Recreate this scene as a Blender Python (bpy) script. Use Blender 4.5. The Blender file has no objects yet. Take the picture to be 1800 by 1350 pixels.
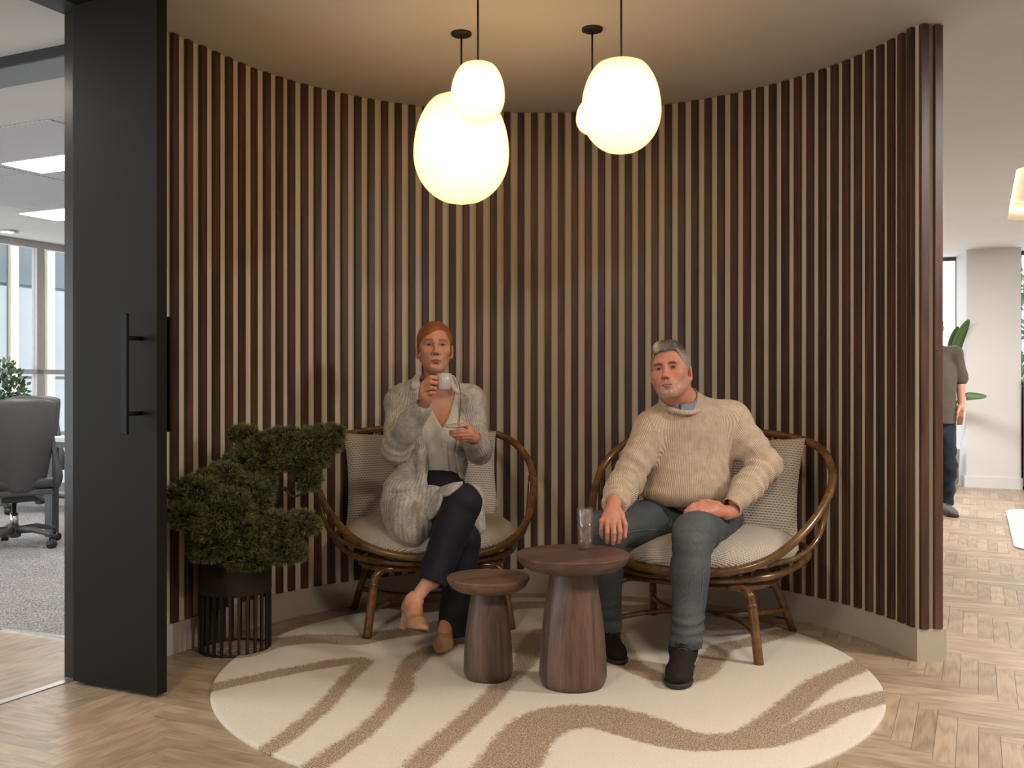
import bpy, bmesh, math, random
import numpy as np
from mathutils import Vector, Matrix, noise as mnoise

random.seed(7); RNG = np.random.default_rng(7)
scene = bpy.context.scene
COL = scene.collection

# ------------------------------------------------------------------ camera, world, lights, exposure
F, CXP, CYP, CH = 1750.0, 900.0, 675.0, 1.17          # focal length in pixels of the 1800 px frame, eye height
cam = bpy.data.objects.new('camera', bpy.data.cameras.new('camera'))
COL.objects.link(cam)
cam.location = (0, 0, CH); cam.rotation_euler = (math.pi/2, 0, 0)
cam.data.sensor_width = 36; cam.data.lens = F/1800*36
cam.data.clip_start = 0.05; cam.data.clip_end = 200
scene.camera = cam
vs = scene.view_settings
vs.view_transform = 'Standard'; vs.look = 'None'; vs.exposure = EXPOSURE = 0.0; vs.gamma = 1.0
vs.use_curve_mapping = False
world = bpy.data.worlds.new('world'); scene.world = world; world.use_nodes = True
bgn = world.node_tree.nodes['Background']
bgn.inputs[0].default_value = (0.86, 0.93, 1.0, 1); bgn.inputs[1].default_value = 4.5

try: scene.cycles.transparent_max_bounces = 32
except Exception: pass
CEIL = 2.69
TH = math.radians(25.0)
UD = (math.sin(TH), math.cos(TH)); WD = (math.cos(TH), -math.sin(TH))      # building axes on the floor
def ab(a, b): return (a*WD[0]+b*UD[0], a*WD[1]+b*UD[1])
def toab(x, y): return (x*WD[0]+y*WD[1], x*UD[0]+y*UD[1])

def area_light(name, loc, size, power, color, rot=(0, 0, 0)):
    l = bpy.data.lights.new(name, 'AREA'); l.shape = 'RECTANGLE'; l.size, l.size_y = size
    l.energy = power; l.color = color
    o = bpy.data.objects.new(name, l); COL.objects.link(o); o.location = loc; o.rotation_euler = rot
    return o
area_light('ceiling_lamp_hall', (-1.2, 0.9, CEIL-0.03), (0.5, 0.5), 54, (1.0, 0.85, 0.69))
area_light('ceiling_lamp_hall', (1.1, 1.3, CEIL-0.03), (0.5, 0.5), 54, (1.0, 0.85, 0.69))
x, y = ab(1.6, 4.2)
area_light('corridor_area_light', (x, y, CEIL-0.03), (1.2, 0.4), 100, (1.0, 0.93, 0.85), (0, 0, -TH))
x, y = ab(1.9, 8.6)
area_light('corridor_area_light', (x, y, CEIL-0.03), (1.4, 1.4), 170, (1.0, 0.97, 0.95), (0, 0, -TH))
x, y = ab(-1.7, 10.4)
area_light('corridor_area_light', (x, y, CEIL-0.03), (1.2, 1.2), 130, (1.0, 0.98, 0.97), (0, 0, -TH))  # added fill behind the slatted wall to brighten column and far floor
x, y = ab(-4.6, 2.2)
area_light('ceiling_lamp_lobby', (x, y, CEIL-0.03), (1.0, 0.6), 28, (1.0, 0.94, 0.88), (0, 0, -TH))

# ------------------------------------------------------------------ helpers
def at(px, py, Y): return np.array(((px-CXP)/F*Y, Y, CH-(py-CYP)/F*Y))
def gnd(px, py):
    Y = CH*F/(py-CYP); return ((px-CXP)/F*Y, Y)
def lin(r, g, b):
    f = lambda c: (c/255/12.92) if c/255 <= .04045 else ((c/255+.055)/1.055)**2.4
    return (f(r), f(g), f(b), 1.0)

def tag(o, label=None, cat=None, group=None, kind=None):
    if label: o['label'] = label
    if cat: o['category'] = cat
    if group: o['group'] = group
    if kind: o['kind'] = kind
    return o

def empty(name, loc=(0, 0, 0), rz=0.0, label=None, cat=None, group=None):
    o = bpy.data.objects.new(name, None); COL.objects.link(o); o.location = loc; o.rotation_euler = (0, 0, rz)
    o.empty_display_size = .1
    return tag(o, label, cat, group)

def make_mesh(name, V, Fc, smooth=True):
    V = np.asarray(V, dtype=np.float32).reshape(-1, 3)
    me = bpy.data.meshes.new(name)
    if isinstance(Fc, np.ndarray):
        n, k = Fc.shape
        me.vertices.add(len(V)); me.vertices.foreach_set('co', V.ravel())
        me.loops.add(n*k); me.loops.foreach_set('vertex_index', Fc.astype(np.int32).ravel())
        me.polygons.add(n)
        me.polygons.foreach_set('loop_start', np.arange(0, n*k, k, dtype=np.int32))
        me.polygons.foreach_set('loop_total', np.full(n, k, dtype=np.int32))
        me.update(calc_edges=True)
    else:
        me.from_pydata(V.tolist(), [], Fc)
        me.update()
    me.polygons.foreach_set('use_smooth', np.full(len(me.polygons), bool(smooth)))
    return me

def link(name, me, mat=None, parent=None, world=True):
    """link a mesh; with world=True its vertices are world coordinates and get shifted into the (unrotated) parent's space"""
    o = bpy.data.objects.new(name, me); COL.objects.link(o)
    if mat is not None:
        for m in (mat if isinstance(mat, (list, tuple)) else [mat]): me.materials.append(m)
    if parent is not None:
        o.parent = parent
        if world: o.location = -parent.matrix_basis.translation if parent.parent is None else -(parent.matrix_basis.translation + parent.parent.matrix_basis.translation)
    return o

def mobj(name, V, Fc, mat, parent=None, smooth=True, world=True):
    return link(name, make_mesh(name, V, Fc, smooth), mat, parent, world)

def add_attr(me, name, vals, kind='FLOAT'):
    if kind == 'FLOAT':
        a = me.attributes.new(name, 'FLOAT', 'POINT'); a.data.foreach_set('value', np.asarray(vals, np.float32))
    else:
        a = me.attributes.new(name, 'FLOAT_COLOR', 'POINT')
        c = np.ones((len(vals), 4), np.float32); c[:, :3] = vals; a.data.foreach_set('color', c.ravel())

def box(lo, hi):
    x0, y0, z0 = lo; x1, y1, z1 = hi
    V = [(x0,y0,z0),(x1,y0,z0),(x1,y1,z0),(x0,y1,z0),(x0,y0,z1),(x1,y0,z1),(x1,y1,z1),(x0,y1,z1)]
    return V, [(0,3,2,1),(4,5,6,7),(0,1,5,4),(1,2,6,5),(2,3,7,6),(3,0,4,7)]

def bevel_me(name, V, Fc, w, seg=2, smooth=True):
    bm = bmesh.new(); vs_ = [bm.verts.new(v) for v in V]
    for f in Fc: bm.faces.new([vs_[i] for i in f])
    bmesh.ops.recalc_face_normals(bm, faces=bm.faces)
    bmesh.ops.bevel(bm, geom=list(bm.edges), offset=w, segments=seg, affect='EDGES', profile=.5)
    me = bpy.data.meshes.new(name); bm.to_mesh(me); bm.free()
    me.polygons.foreach_set('use_smooth', np.full(len(me.polygons), False))
    if smooth: me.shade_smooth() if hasattr(me, 'shade_smooth') else None
    return me

def bbox_obj(name, lo, hi, mat, parent=None, w=.004, world=True, seg=2):
    V, Fc = box(lo, hi); me = bevel_me(name, V, Fc, w, seg, smooth=False)
    return link(name, me, mat, parent, world)

def merge(*parts):
    V, Fc, n = [], [], 0
    for v, f in parts:
        V.extend([tuple(p) for p in v]); Fc.extend([tuple(i+n for i in q) for q in f]); n += len(v)
    return V, Fc

def abbox(a0, b0, z0, a1, b1, z1):
    """box aligned with the building axes"""
    V, Fc = box((a0, b0, z0), (a1, b1, z1))
    V = [(*ab(v[0], v[1]), v[2]) for v in V]
    return V, [f[::-1] for f in Fc] if False else Fc_fix(V, Fc)
def Fc_fix(V, Fc):
    # the (a, b) frame is right-handed or not: make the faces look outwards
    c = np.mean(np.array(V), axis=0); out = []
    for f in Fc:
        p = [np.array(V[i]) for i in f]; n = np.cross(p[1]-p[0], p[2]-p[0])
        out.append(f if np.dot(n, p[0]-c) > 0 else f[::-1])
    return out

def lathe(profile, seg=48, c=(0, 0, 0), cap=True):
    V, Fc = [], []
    for (r, z) in profile:
        for i in range(seg):
            t = 2*math.pi*i/seg; V.append((c[0]+r*math.cos(t), c[1]+r*math.sin(t), c[2]+z))
    for j in range(len(profile)-1):
        for i in range(seg):
            k = (i+1) % seg; Fc.append((j*seg+i, j*seg+k, (j+1)*seg+k, (j+1)*seg+i))
    if cap:
        Fc.append(tuple(range(seg))[::-1]); n = (len(profile)-1)*seg; Fc.append(tuple(range(n, n+seg)))
    return V, Fc

def catmull(P, n=8, closed=False):
    P = [np.array(p, float) for p in P]; out = []; m = len(P)
    for i in range(m if closed else m-1):
        if closed: p0, p1, p2, p3 = P[(i-1) % m], P[i], P[(i+1) % m], P[(i+2) % m]
        else: p0, p1, p2, p3 = P[max(i-1, 0)], P[i], P[i+1], P[min(i+2, m-1)]
        for k in range(n):
            t = k/n
            out.append(.5*((2*p1)+(-p0+p2)*t+(2*p0-5*p1+4*p2-p3)*t*t+(-p0+3*p1-3*p2+p3)*t**3))
    if not closed: out.append(P[-1])
    return out

def tube(P, r, seg=10, closed=False, cap=True):
    P = [np.array(p, float) for p in P]; m = len(P)
    R = [r]*m if np.isscalar(r) else list(np.interp(np.linspace(0, 1, m), np.linspace(0, 1, len(r)), r))
    T = []
    for i in range(m):
        a, b = (P[(i-1) % m], P[(i+1) % m]) if closed else (P[max(i-1, 0)], P[min(i+1, m-1)])
        d = b-a; T.append(d/(np.linalg.norm(d)+1e-9))
    up = np.array((0, 0, 1.)) if abs(T[0][2]) < .9 else np.array((1., 0, 0))
    N = np.cross(T[0], up); N /= np.linalg.norm(N)
    V, Fc = [], []
    for i in range(m):
        N = N-T[i]*np.dot(N, T[i]); N /= np.linalg.norm(N); B = np.cross(T[i], N)
        for k in range(seg):
            t = 2*math.pi*k/seg; V.append(P[i]+R[i]*(math.cos(t)*N+math.sin(t)*B))
    for i in range(m if closed else m-1):
        j = (i+1) % m
        for k in range(seg):
            l = (k+1) % seg; Fc.append((i*seg+k, i*seg+l, j*seg+l, j*seg+k))
    if cap and not closed:
        Fc.append(tuple(range(seg))[::-1]); Fc.append(tuple(range((m-1)*seg, m*seg)))
    return V, Fc

# ------------------------------------------------------------------ materials
class NT:
    def __init__(s, name):
        s.m = bpy.data.materials.new(name); s.m.use_nodes = True; s.t = s.m.node_tree; s.n = s.t.nodes
        s.b = s.n['Principled BSDF']
    def node(s, t, **kw):
        n = s.n.new(t)
        for k, v in kw.items(): setattr(n, k, v)
        return n
    def set(s, n, **kw):
        for k, v in kw.items():
            n.inputs[k.replace('_', ' ')].default_value = v
        return n
    def ln(s, a, b): s.t.links.new(a, b)
    def val(s, v):
        n = s.node('ShaderNodeValue'); n.outputs[0].default_value = v; return n.outputs[0]
    def math(s, op, a, b=None, c=None, clamp=False):
        n = s.node('ShaderNodeMath', operation=op, use_clamp=clamp)
        for i, v in enumerate((a, b, c)):
            if v is None: continue
            if isinstance(v, (int, float)): n.inputs[i].default_value = v
            else: s.ln(v, n.inputs[i])
        return n.outputs[0]
    def coord(s, which='Object'): return s.node('ShaderNodeTexCoord').outputs[which]
    def attr(s, name, out='Fac'): return s.node('ShaderNodeAttribute', attribute_name=name).outputs[out]
    def mapping(s, v, scale=(1, 1, 1), loc=(0, 0, 0), rot=(0, 0, 0)):
        n = s.node('ShaderNodeMapping'); s.ln(v, n.inputs[0])
        n.inputs['Scale'].default_value = scale; n.inputs['Location'].default_value = loc; n.inputs['Rotation'].default_value = rot
        return n.outputs[0]
    def noise(s, v, scale=5, detail=3, rough=.55, dist=0.0):
        n = s.node('ShaderNodeTexNoise'); s.ln(v, n.inputs['Vector'])
        n.inputs['Scale'].default_value = scale; n.inputs['Detail'].default_value = detail
        n.inputs['Roughness'].default_value = rough; n.inputs['Distortion'].default_value = dist
        return n.outputs['Fac']
    def ramp(s, f, stops, interp='LINEAR'):
        n = s.node('ShaderNodeValToRGB'); s.ln(f, n.inputs[0]); r = n.color_ramp; r.interpolation = interp
        while len(r.elements) < len(stops): r.elements.new(.5)
        for e, (p, c) in zip(r.elements, stops): e.position = p; e.color = c if len(c) == 4 else (*c, 1)
        return n.outputs[0]
    def mix(s, f, a, b, mode='MIX'):
        n = s.node('ShaderNodeMix', data_type='RGBA', blend_type=mode)
        for i, v in ((0, f), (6, a), (7, b)):
            if isinstance(v, (int, float)): n.inputs[i].default_value = v
            elif isinstance(v, tuple): n.inputs[i].default_value = v if len(v) == 4 else (*v, 1)
            else: s.ln(v, n.inputs[i])
        return n.outputs[2]
    def color(s, c):
        if isinstance(c, tuple): s.b.inputs['Base Color'].default_value = c if len(c) == 4 else (*c, 1)
        else: s.ln(c, s.b.inputs['Base Color'])
    def bump(s, h, strength=.3, dist=.01):
        n = s.node('ShaderNodeBump'); s.ln(h, n.inputs['Height'])
        n.inputs['Strength'].default_value = strength; n.inputs['Distance'].default_value = dist
        s.ln(n.outputs[0], s.b.inputs['Normal'])
    def p(s, **kw):
        for k, v in kw.items(): s.b.inputs[k.replace('_', ' ')].default_value = v
        return s

def plain(name, c, rough=.5, metal=0.0, var=.06, scale=30, bump=0.0, **kw):
    """a plain colour with faint procedural variation"""
    m = NT(name); n = m.noise(m.coord(), scale, 3)
    d = tuple(max(0, v*(1-var)) for v in c[:3]); l = tuple(min(1, v*(1+var)) for v in c[:3])
    m.color(m.ramp(n, [(.3, d), (.7, l)])); m.p(Roughness=rough, Metallic=metal, **kw)
    if bump: m.bump(n, bump, .002)
    return m.m

def walnut(name, base, vary=.35, axis='z', scale=1.0, rough=.45, per_object=True):
    m = NT(name); v = m.coord('Object')
    if per_object:
        oi = m.node('ShaderNodeObjectInfo').outputs['Random']
        cmb = m.node('ShaderNodeCombineXYZ')
        for i in range(3): m.ln(m.math('MULTIPLY', oi, 31.7*(i+1)), cmb.inputs[i])
        ad = m.node('ShaderNodeVectorMath', operation='ADD'); m.ln(v, ad.inputs[0]); m.ln(cmb.outputs[0], ad.inputs[1]); v = ad.outputs[0]
    st = {'x': (.06, 1, 1), 'y': (1, .06, 1), 'z': (1, 1, .06)}[axis]
    v = m.mapping(v, tuple(s*scale for s in st))
    n1 = m.noise(v, 22, 4, .6, .8); n2 = m.noise(v, 120, 3, .6)
    f = m.math('ADD', m.math('MULTIPLY', n1, .75), m.math('MULTIPLY', n2, .25))
    lo = tuple(c*(1-vary) for c in base[:3]); hi = tuple(c*(1+vary) for c in base[:3])
    c = m.ramp(f, [(.38, lo), (.5, base[:3]), (.62, hi)])
    if per_object:
        k = m.math('ADD', m.math('MULTIPLY', oi, .5), .75)
        g = m.node('ShaderNodeCombineXYZ')
        for i in range(3): m.ln(k, g.inputs[i])
        c = m.mix(1.0, c, g.outputs[0], 'MULTIPLY')
    m.color(c); m.p(Roughness=rough); m.bump(f, .12, .002)
    return m.m
# ------------------------------------------------------------------ shared materials
M = {}
M['plaster'] = plain('plaster_warm_white', (.63, .55, .445), .75, var=.02, scale=6)
M['ceiling'] = plain('ceiling_paint', (.65, .61, .555), .8, var=.015, scale=3)
M['white_wall'] = plain('white_wall_paint', (.65, .63, .605), .7, var=.015, scale=3)
M['skirting'] = plain('skirting_paint', (.47, .42, .35), .45, var=.02, scale=8)
M['slat'] = walnut('walnut_slat', (.070, .033, .0195), .45, 'z', 1.0, .42)
M['walnut_top'] = walnut('walnut_table_top', (.125, .072, .050), .35, 'x', .8, .4)
M['walnut_leg'] = walnut('walnut_table_leg', (.105, .060, .042), .42, 'z', .9, .42)
M['dark_door'] = plain('dark_olive_lacquer', (.0135, .0115, .0088), .55, var=.05, scale=4, Specular_IOR_Level=.12)
M['dark_metal'] = plain('dark_bronze_metal', (.007, .0058, .0048), .4, .0, var=.05, Specular_IOR_Level=.12)
M['post'] = plain('satin_dark_frame', (.030, .025, .021), .26, .3, var=.05, Specular_IOR_Level=.3)
M['black'] = plain('matt_black', (.012, .011, .010), .45, var=.1)
M['steel'] = plain('brushed_steel_strip', (.55, .54, .53), .28, .9, var=.05)
M['grey_frame'] = plain('grey_window_frame', (.46, .43, .42), .45, .0, var=.03)
M['dark_frame'] = plain('dark_window_frame', (.06, .06, .065), .4, .2, var=.03)
M['beam'] = plain('grey_beam', (.23, .24, .25), .6, var=.03)

def herring_mat():
    m = NT('oak_plank'); uv = m.coord('UV')
    rnd = m.math('FRACT', m.math('ADD', m.attr('rnd'), m.math('MULTIPLY', m.node('ShaderNodeObjectInfo').outputs['Random'], 1.0)))
    cmb = m.node('ShaderNodeCombineXYZ')
    m.ln(m.math('MULTIPLY', rnd, 37.0), cmb.inputs[0]); m.ln(m.math('MULTIPLY', rnd, 91.0), cmb.inputs[1]); m.ln(m.math('MULTIPLY', rnd, 13.0), cmb.inputs[2])
    ad = m.node('ShaderNodeVectorMath', operation='ADD'); m.ln(uv, ad.inputs[0]); m.ln(cmb.outputs[0], ad.inputs[1])
    v = m.mapping(ad.outputs[0], (1, 6, 1))
    n1 = m.noise(v, 5, 3, .55, 1.6)
    w = m.node('ShaderNodeTexWave', wave_type='RINGS', rings_direction='Y'); m.ln(m.mapping(ad.outputs[0], (.35, 3.2, 1)), w.inputs[0])
    m.set(w, Scale=5.0, Distortion=8.0, Detail=2.0, Detail_Scale=1.2)
    n2 = m.noise(m.mapping(ad.outputs[0], (.16, 11, 1)), 30, 4, .6)
    f = m.math('ADD', m.math('ADD', m.math('MULTIPLY', n1, .34), m.math('MULTIPLY', w.outputs['Fac'], .14)), m.math('MULTIPLY', n2, .52))
    c = m.ramp(f, [(.30, (.235, .165, .105)), (.47, (.365, .270, .182)), (.66, (.45, .345, .245))])
    k = m.math('ADD', m.math('MULTIPLY', rnd, .34), .80)
    g = m.node('ShaderNodeCombineXYZ')
    for i in range(3): m.ln(k, g.inputs[i])
    m.color(m.mix(1.0, c, g.outputs[0], 'MULTIPLY')); m.p(Roughness=.36); m.bump(f, .10, .002)
    m.b.inputs['Specular IOR Level'].default_value = .45
    return m.m
M['oak'] = herring_mat()

def carpet_mat():
    m = NT('grey_carpet'); v = m.coord('Object')
    n = m.noise(v, 130, 3, .75); n2 = m.noise(v, 5, 3)
    c = m.ramp(n, [(.40, (.10, .094, .092)), (.51, (.34, .32, .315)), (.62, (.66, .63, .62))])
    c = m.mix(1.0, c, m.ramp(n2, [(.3, (.82, .82, .82)), (.7, (1, 1, 1))]), 'MULTIPLY')
    m.color(c); m.p(Roughness=.95); m.bump(n, .8, .006)
    return m.m
M['carpet'] = carpet_mat()

def perf_mat():
    m = NT('perforated_ceiling_panel'); v = m.coord('Object')
    vv = m.mapping(v, (1, 1, 0))
    t = m.node('ShaderNodeTexVoronoi', feature='F1', distance='EUCLIDEAN'); m.ln(vv, t.inputs['Vector']); m.set(t, Scale=58.0, Randomness=0.0)
    f = m.math('LESS_THAN', t.outputs['Distance'], .26)
    m.color(m.mix(f, (.62, .60, .61), (.30, .29, .295))); m.p(Roughness=.7); m.bump(m.math('SUBTRACT', 1.0, f), .3, .003)
    return m.m
M['perf'] = perf_mat()

def emit_mat(name, col, strength):
    m = bpy.data.materials.new(name); m.use_nodes = True; b = m.node_tree.nodes['Principled BSDF']
    b.inputs['Base Color'].default_value = (*[min(1, c) for c in col], 1); b.inputs['Roughness'].default_value = .4
    b.inputs['Emission Color'].default_value = (*col, 1); b.inputs['Emission Strength'].default_value = strength
    return m

def glass_mat(name='window_glass', tint=(.95, .955, .96), refl=.10):
    m = bpy.data.materials.new(name); m.use_nodes = True; t = m.node_tree; n = t.nodes; n.clear()
    o = n.new('ShaderNodeOutputMaterial'); a = n.new('ShaderNodeBsdfTransparent'); g = n.new('ShaderNodeBsdfGlossy'); x = n.new('ShaderNodeMixShader')
    a.inputs[0].default_value = (*tint, 1); g.inputs['Roughness'].default_value = .02; x.inputs[0].default_value = refl
    t.links.new(a.outputs[0], x.inputs[1]); t.links.new(g.outputs[0], x.inputs[2]); t.links.new(x.outputs[0], o.inputs[0])
    return m
M['glass'] = glass_mat()

def structure(o): o['kind'] = 'structure'; return o
def prism(poly, z0, z1):
    n = len(poly); V = [(x, y, z0) for x, y in poly]+[(x, y, z1) for x, y in poly]
    A = sum(poly[i][0]*poly[(i+1) % n][1]-poly[(i+1) % n][0]*poly[i][1] for i in range(n))
    Fc = [tuple(range(n))[::-1], tuple(range(n, 2*n))]+[(i, (i+1) % n, n+(i+1) % n, n+i) for i in range(n)]
    if A < 0: Fc = [f[::-1] for f in Fc]
    return V, Fc
def flat(poly, z): return [(x, y, z) for x, y in poly], [tuple(range(len(poly)))]
def abpoly(pts): return [ab(*p) for p in pts]

# ------------------------------------------------------------------ floors
B_CARPET, A_SILL = 3.28, -3.225
floor = structure(mobj('floor', *flat(abpoly([(A_SILL, -4.2), (6.5, -4.2), (6.5, 13.3), (A_SILL, 13.3)]), -.006), M['black'], smooth=False))
PL, PW = .46, .0657
def plank_mesh(L=PL, W=PW, g=.00045, ch=.0003):
    z0, z1 = -.005, 0.0
    a = [(g, g), (L-g, g), (L-g, W-g), (g, W-g)]; b = [(g+ch, g+ch), (L-g-ch, g+ch), (L-g-ch, W-g-ch), (g+ch, W-g-ch)]
    V = [(x, y, z0) for x, y in a]+[(x, y, z1-.0006) for x, y in a]+[(x, y, z1) for x, y in b]
    Fc = [(8, 9, 10, 11)]+[(i, (i+1) % 4, 4+(i+1) % 4, 4+i) for i in range(4)]+[(4+i, 4+(i+1) % 4, 8+(i+1) % 4, 8+i) for i in range(4)]
    return V, Fc
def uv_xy(me, per_vert_uv):
    uv = me.uv_layers.new(name='UVMap'); idx = np.zeros(len(me.loops), np.int32); me.loops.foreach_get('vertex_index', idx)
    uv.data.foreach_set('uv', np.asarray(per_vert_uv, np.float32)[idx].ravel())
WCX, WCY, WR = .1357, 3.9874, 1.5986
RCX, RCY, RR = .1336, 4.095, 1.3157
def collect_planks():
    out = []                                   # (a, b, is_u) lower-left corner in building axes
    # anchor: the board along u whose far left corner lies at ground pixel (1689.6, 1155.5)
    x, y = gnd(1689.6, 1155.5); a0, b0 = toab(x, y); b0 -= PL
    for i in range(-160, 260):
        for j in range(-28, 34):
            da, db = i*PW+j*PL, -i*PW+j*PL
            for is_u, (a, b, la, lb) in ((True, (a0+da, b0+db, PW, PL)), (False, (a0+da+PW, b0+db+PL-PW, PL, PW))):
                if a+la < A_SILL or a > 4.6 or b < .6 or b > 13.0: continue
                ca, cb = a+la/2, b+lb/2; X, Y = ab(ca, cb)
                if Y < 1.9 or abs(X) > .62*Y+.8: continue
                out.append((a, b, is_u, X, Y))
    return out
planks = []
for (a, b, is_u, X, Y) in collect_planks():
    r = math.hypot(X-WCX, Y-WCY)
    back = r > WR+.16 and not (X > 1.45 and Y < 13 and X > WCX+.33*(Y-WCY))      # hidden behind the curved wall
    if Y > 4.2 and back: continue
    planks.append((a, b, is_u, X, Y, r))
shown = [p for p in planks if math.hypot(p[3]-RCX, p[4]-RCY) > RR-.05 and abs(p[3]) < .53*p[4] and p[4] > 2.9]
shown.sort(key=lambda p: p[4]); near = set(id(p) for p in shown[:296])
pm = make_mesh('plank', *plank_mesh(), smooth=False); pm.materials.append(M['oak'])
uv_xy(pm, [(v.co.x, v.co.y) for v in pm.vertices])
far_V, far_F, far_uv, far_r = [], [], [], []
pv, pf = plank_mesh()
for p in planks:
    a, b, is_u = p[:3]
    if p[2]: ox, oy = ab(a+PW, b); ang = math.pi/2-TH          # local x runs along u
    else: ox, oy = ab(a, b); ang = -TH
    dz = RNG.uniform(-.0003, 0)
    if a < A_SILL-.001:                                      # boards cut by the sill strip stay in the joined rest
        pass
    if id(p) in near and a > A_SILL:
        o = bpy.data.objects.new('plank', pm); COL.objects.link(o); o.parent = floor
        o.location = (ox, oy, dz); o.rotation_euler = (0, 0, ang)
    else:
        c, s = math.cos(ang), math.sin(ang); n = len(far_V); r = RNG.uniform()
        for (x, y, z) in pv:
            X, Y = ox+c*x-s*y, oy+s*x+c*y
            aa, bb = toab(X, Y)
            if aa < A_SILL: X, Y = ab(A_SILL, bb)
            far_V.append((X, Y, z+dz)); far_uv.append((x, y)); far_r.append(r)
        far_F += [tuple(i+n for i in f) for f in pf]
me = make_mesh('plank_field', far_V, far_F, False); uv_xy(me, far_uv); add_attr(me, 'rnd', far_r)
o = link('plank_field', me, M['oak'], floor); o['kind'] = 'stuff'

floor_l = structure(mobj('floor_left', *flat(abpoly([(-9.2, -1.5), (A_SILL, -1.5), (A_SILL, B_CARPET), (-9.2, B_CARPET)]), -.006), M['black'], smooth=False))
for i in range(9):                                            # straight boards of the lobby, running along u
    a1 = A_SILL-.001-i*.14; off = (.37*i) % 1.0
    b = .4-off
    while b < B_CARPET:
        b1 = min(b+1.15, B_CARPET); bs = max(b, .5)
        if b1 > bs+.02:
            V, Fc = plank_mesh(b1-bs, .14); me = make_mesh('plank', V, Fc, False); uv_xy(me, [(v[0], v[1]) for v in V]); me.materials.append(M['oak'])
            o = bpy.data.objects.new('plank', me); COL.objects.link(o); o.parent = floor_l; x, y = ab(a1, bs); o.location = (x, y, 0); o.rotation_euler = (0, 0, math.pi/2-TH)
        b += 1.15
carpet = structure(mobj('floor_carpet', *merge(abbox(-9.2, B_CARPET+.012, -.02, -3.28, 13.2, .006)), M['carpet'], smooth=False))
structure(mobj('trim_1', *abbox(A_SILL-.035, -1.5, -.005, A_SILL, 2.83, .004), M['steel'], smooth=False))
structure(mobj('trim_2', *abbox(-9.2, B_CARPET-.008, -.005, -3.3, B_CARPET+.014, .008), M['steel'], smooth=False))

# ------------------------------------------------------------------ ceiling with the lit recess over the corridor
def rrect(a0, b0, a1, b1, r, n=8):
    P = []
    for (ca, cb, s) in ((a1-r, b1-r, 0), (a0+r, b1-r, 1), (a0+r, b0+r, 2), (a1-r, b0+r, 3)):
        for k in range(n+1):
            t = math.pi/2*(s+k/n); P.append((ca+r*math.cos(t), cb+r*math.sin(t)))
    return P
hole = rrect(.26, 7.74, 2.7, 10.42, .22)
bm = bmesh.new()
outer = [bm.verts.new((*ab(*p), CEIL)) for p in ((-9.3, -4.2), (6.5, -4.2), (6.5, 13.4), (-9.3, 13.4))]
inner = [bm.verts.new((*ab(*p), CEIL)) for p in hole]
es = [bm.edges.new((L[i], L[(i+1) % len(L)])) for L in (outer, inner) for i in range(len(L))]
bmesh.ops.triangle_fill(bm, edges=es, use_beauty=True)
up = [bm.verts.new((v.co.x, v.co.y, CEIL+.16)) for v in inner]
for i in range(len(inner)):
    k = (i+1) % len(inner); bm.faces.new((inner[i], inner[k], up[k], up[i]))
bm.faces.new(up)
bmesh.ops.recalc_face_normals(bm, faces=bm.faces)
me = bpy.data.meshes.new('ceiling'); bm.to_mesh(me); bm.free()
ceiling = structure(link('ceiling', me, M['ceiling']))
lip = rrect(.25, 7.73, 2.71, 10.43, .23); lip2 = rrect(.27, 7.75, 2.69, 10.41, .21)
cv = tube([(*ab(*p), CEIL+.10) for p in rrect(.285, 7.765, 2.675, 10.395, .2)], .008, 6, closed=True)
led = mobj('cove_light', *cv, emit_mat('warm_cove_led', (1.0, .80, .52), 10.0), ceiling)

# perforated metal ceiling panels and lights of the office
E_W = emit_mat('office_light_panel', (1.0, .97, .93), 28.0)
pan = structure(empty('ceiling_office', (*ab(-5, 5), CEIL)))
for ia in range(3):
    for ib in range(6):
        a0, b0 = -3.45-1.35*(ia+1), 4.04+.97*ib
        if b0+.95 > 9.2 and ia > 3: continue
        V, Fc = abbox(a0+.012, b0+.012, CEIL-.008, a0+1.338, b0+.958, CEIL-.002)
        mobj('ceiling_panel', V, Fc, M['perf'], pan, smooth=False)
def lamp(a0, b0, a1, b1, label):
    x, y = ab((a0+a1)/2, (b0+b1)/2); t = empty('ceiling_light', (x, y, CEIL-.03), 0, label, 'ceiling light')
    V, Fc = abbox(a0-.02, b0-.02, CEIL-.012, a1+.02, b1+.02, CEIL-.004); mobj('frame', V, Fc, M['white_wall'], t, False)
    V, Fc = abbox(a0, b0, CEIL-.015, a1, b1, CEIL-.009); mobj('diffuser', V, Fc, E_W, t, False)
a, b = toab(*((-.4966*6.93), 6.93))
lamp(a, b-.12, a+1.5, b+.2, 'bright rectangular ceiling light nearest the dark door, in the office')
x = (60-900)/1750*8.95; a, b = toab(x, 8.95)
lamp(a, b-.15, a+1.5, b+.25, 'bright rectangular ceiling light farther back in the office, nearer the windows')
c = at(13, 405, 9.85); t = empty('ceiling_downlight', (c[0], c[1], CEIL-.02), 0, 'small round recessed downlight in the office ceiling before the windows', 'ceiling light')
mobj('ring', *lathe([(.06, CEIL-.02), (.10, CEIL-.02), (.10, CEIL), (.06, CEIL)], 24, (c[0], c[1], 0), False), M['white_wall'], t)
mobj('diffuser', *lathe([(.0, CEIL-.014), (.06, CEIL-.014), (.06, CEIL-.004)], 24, (c[0], c[1], 0), False), E_W, t)

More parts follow.
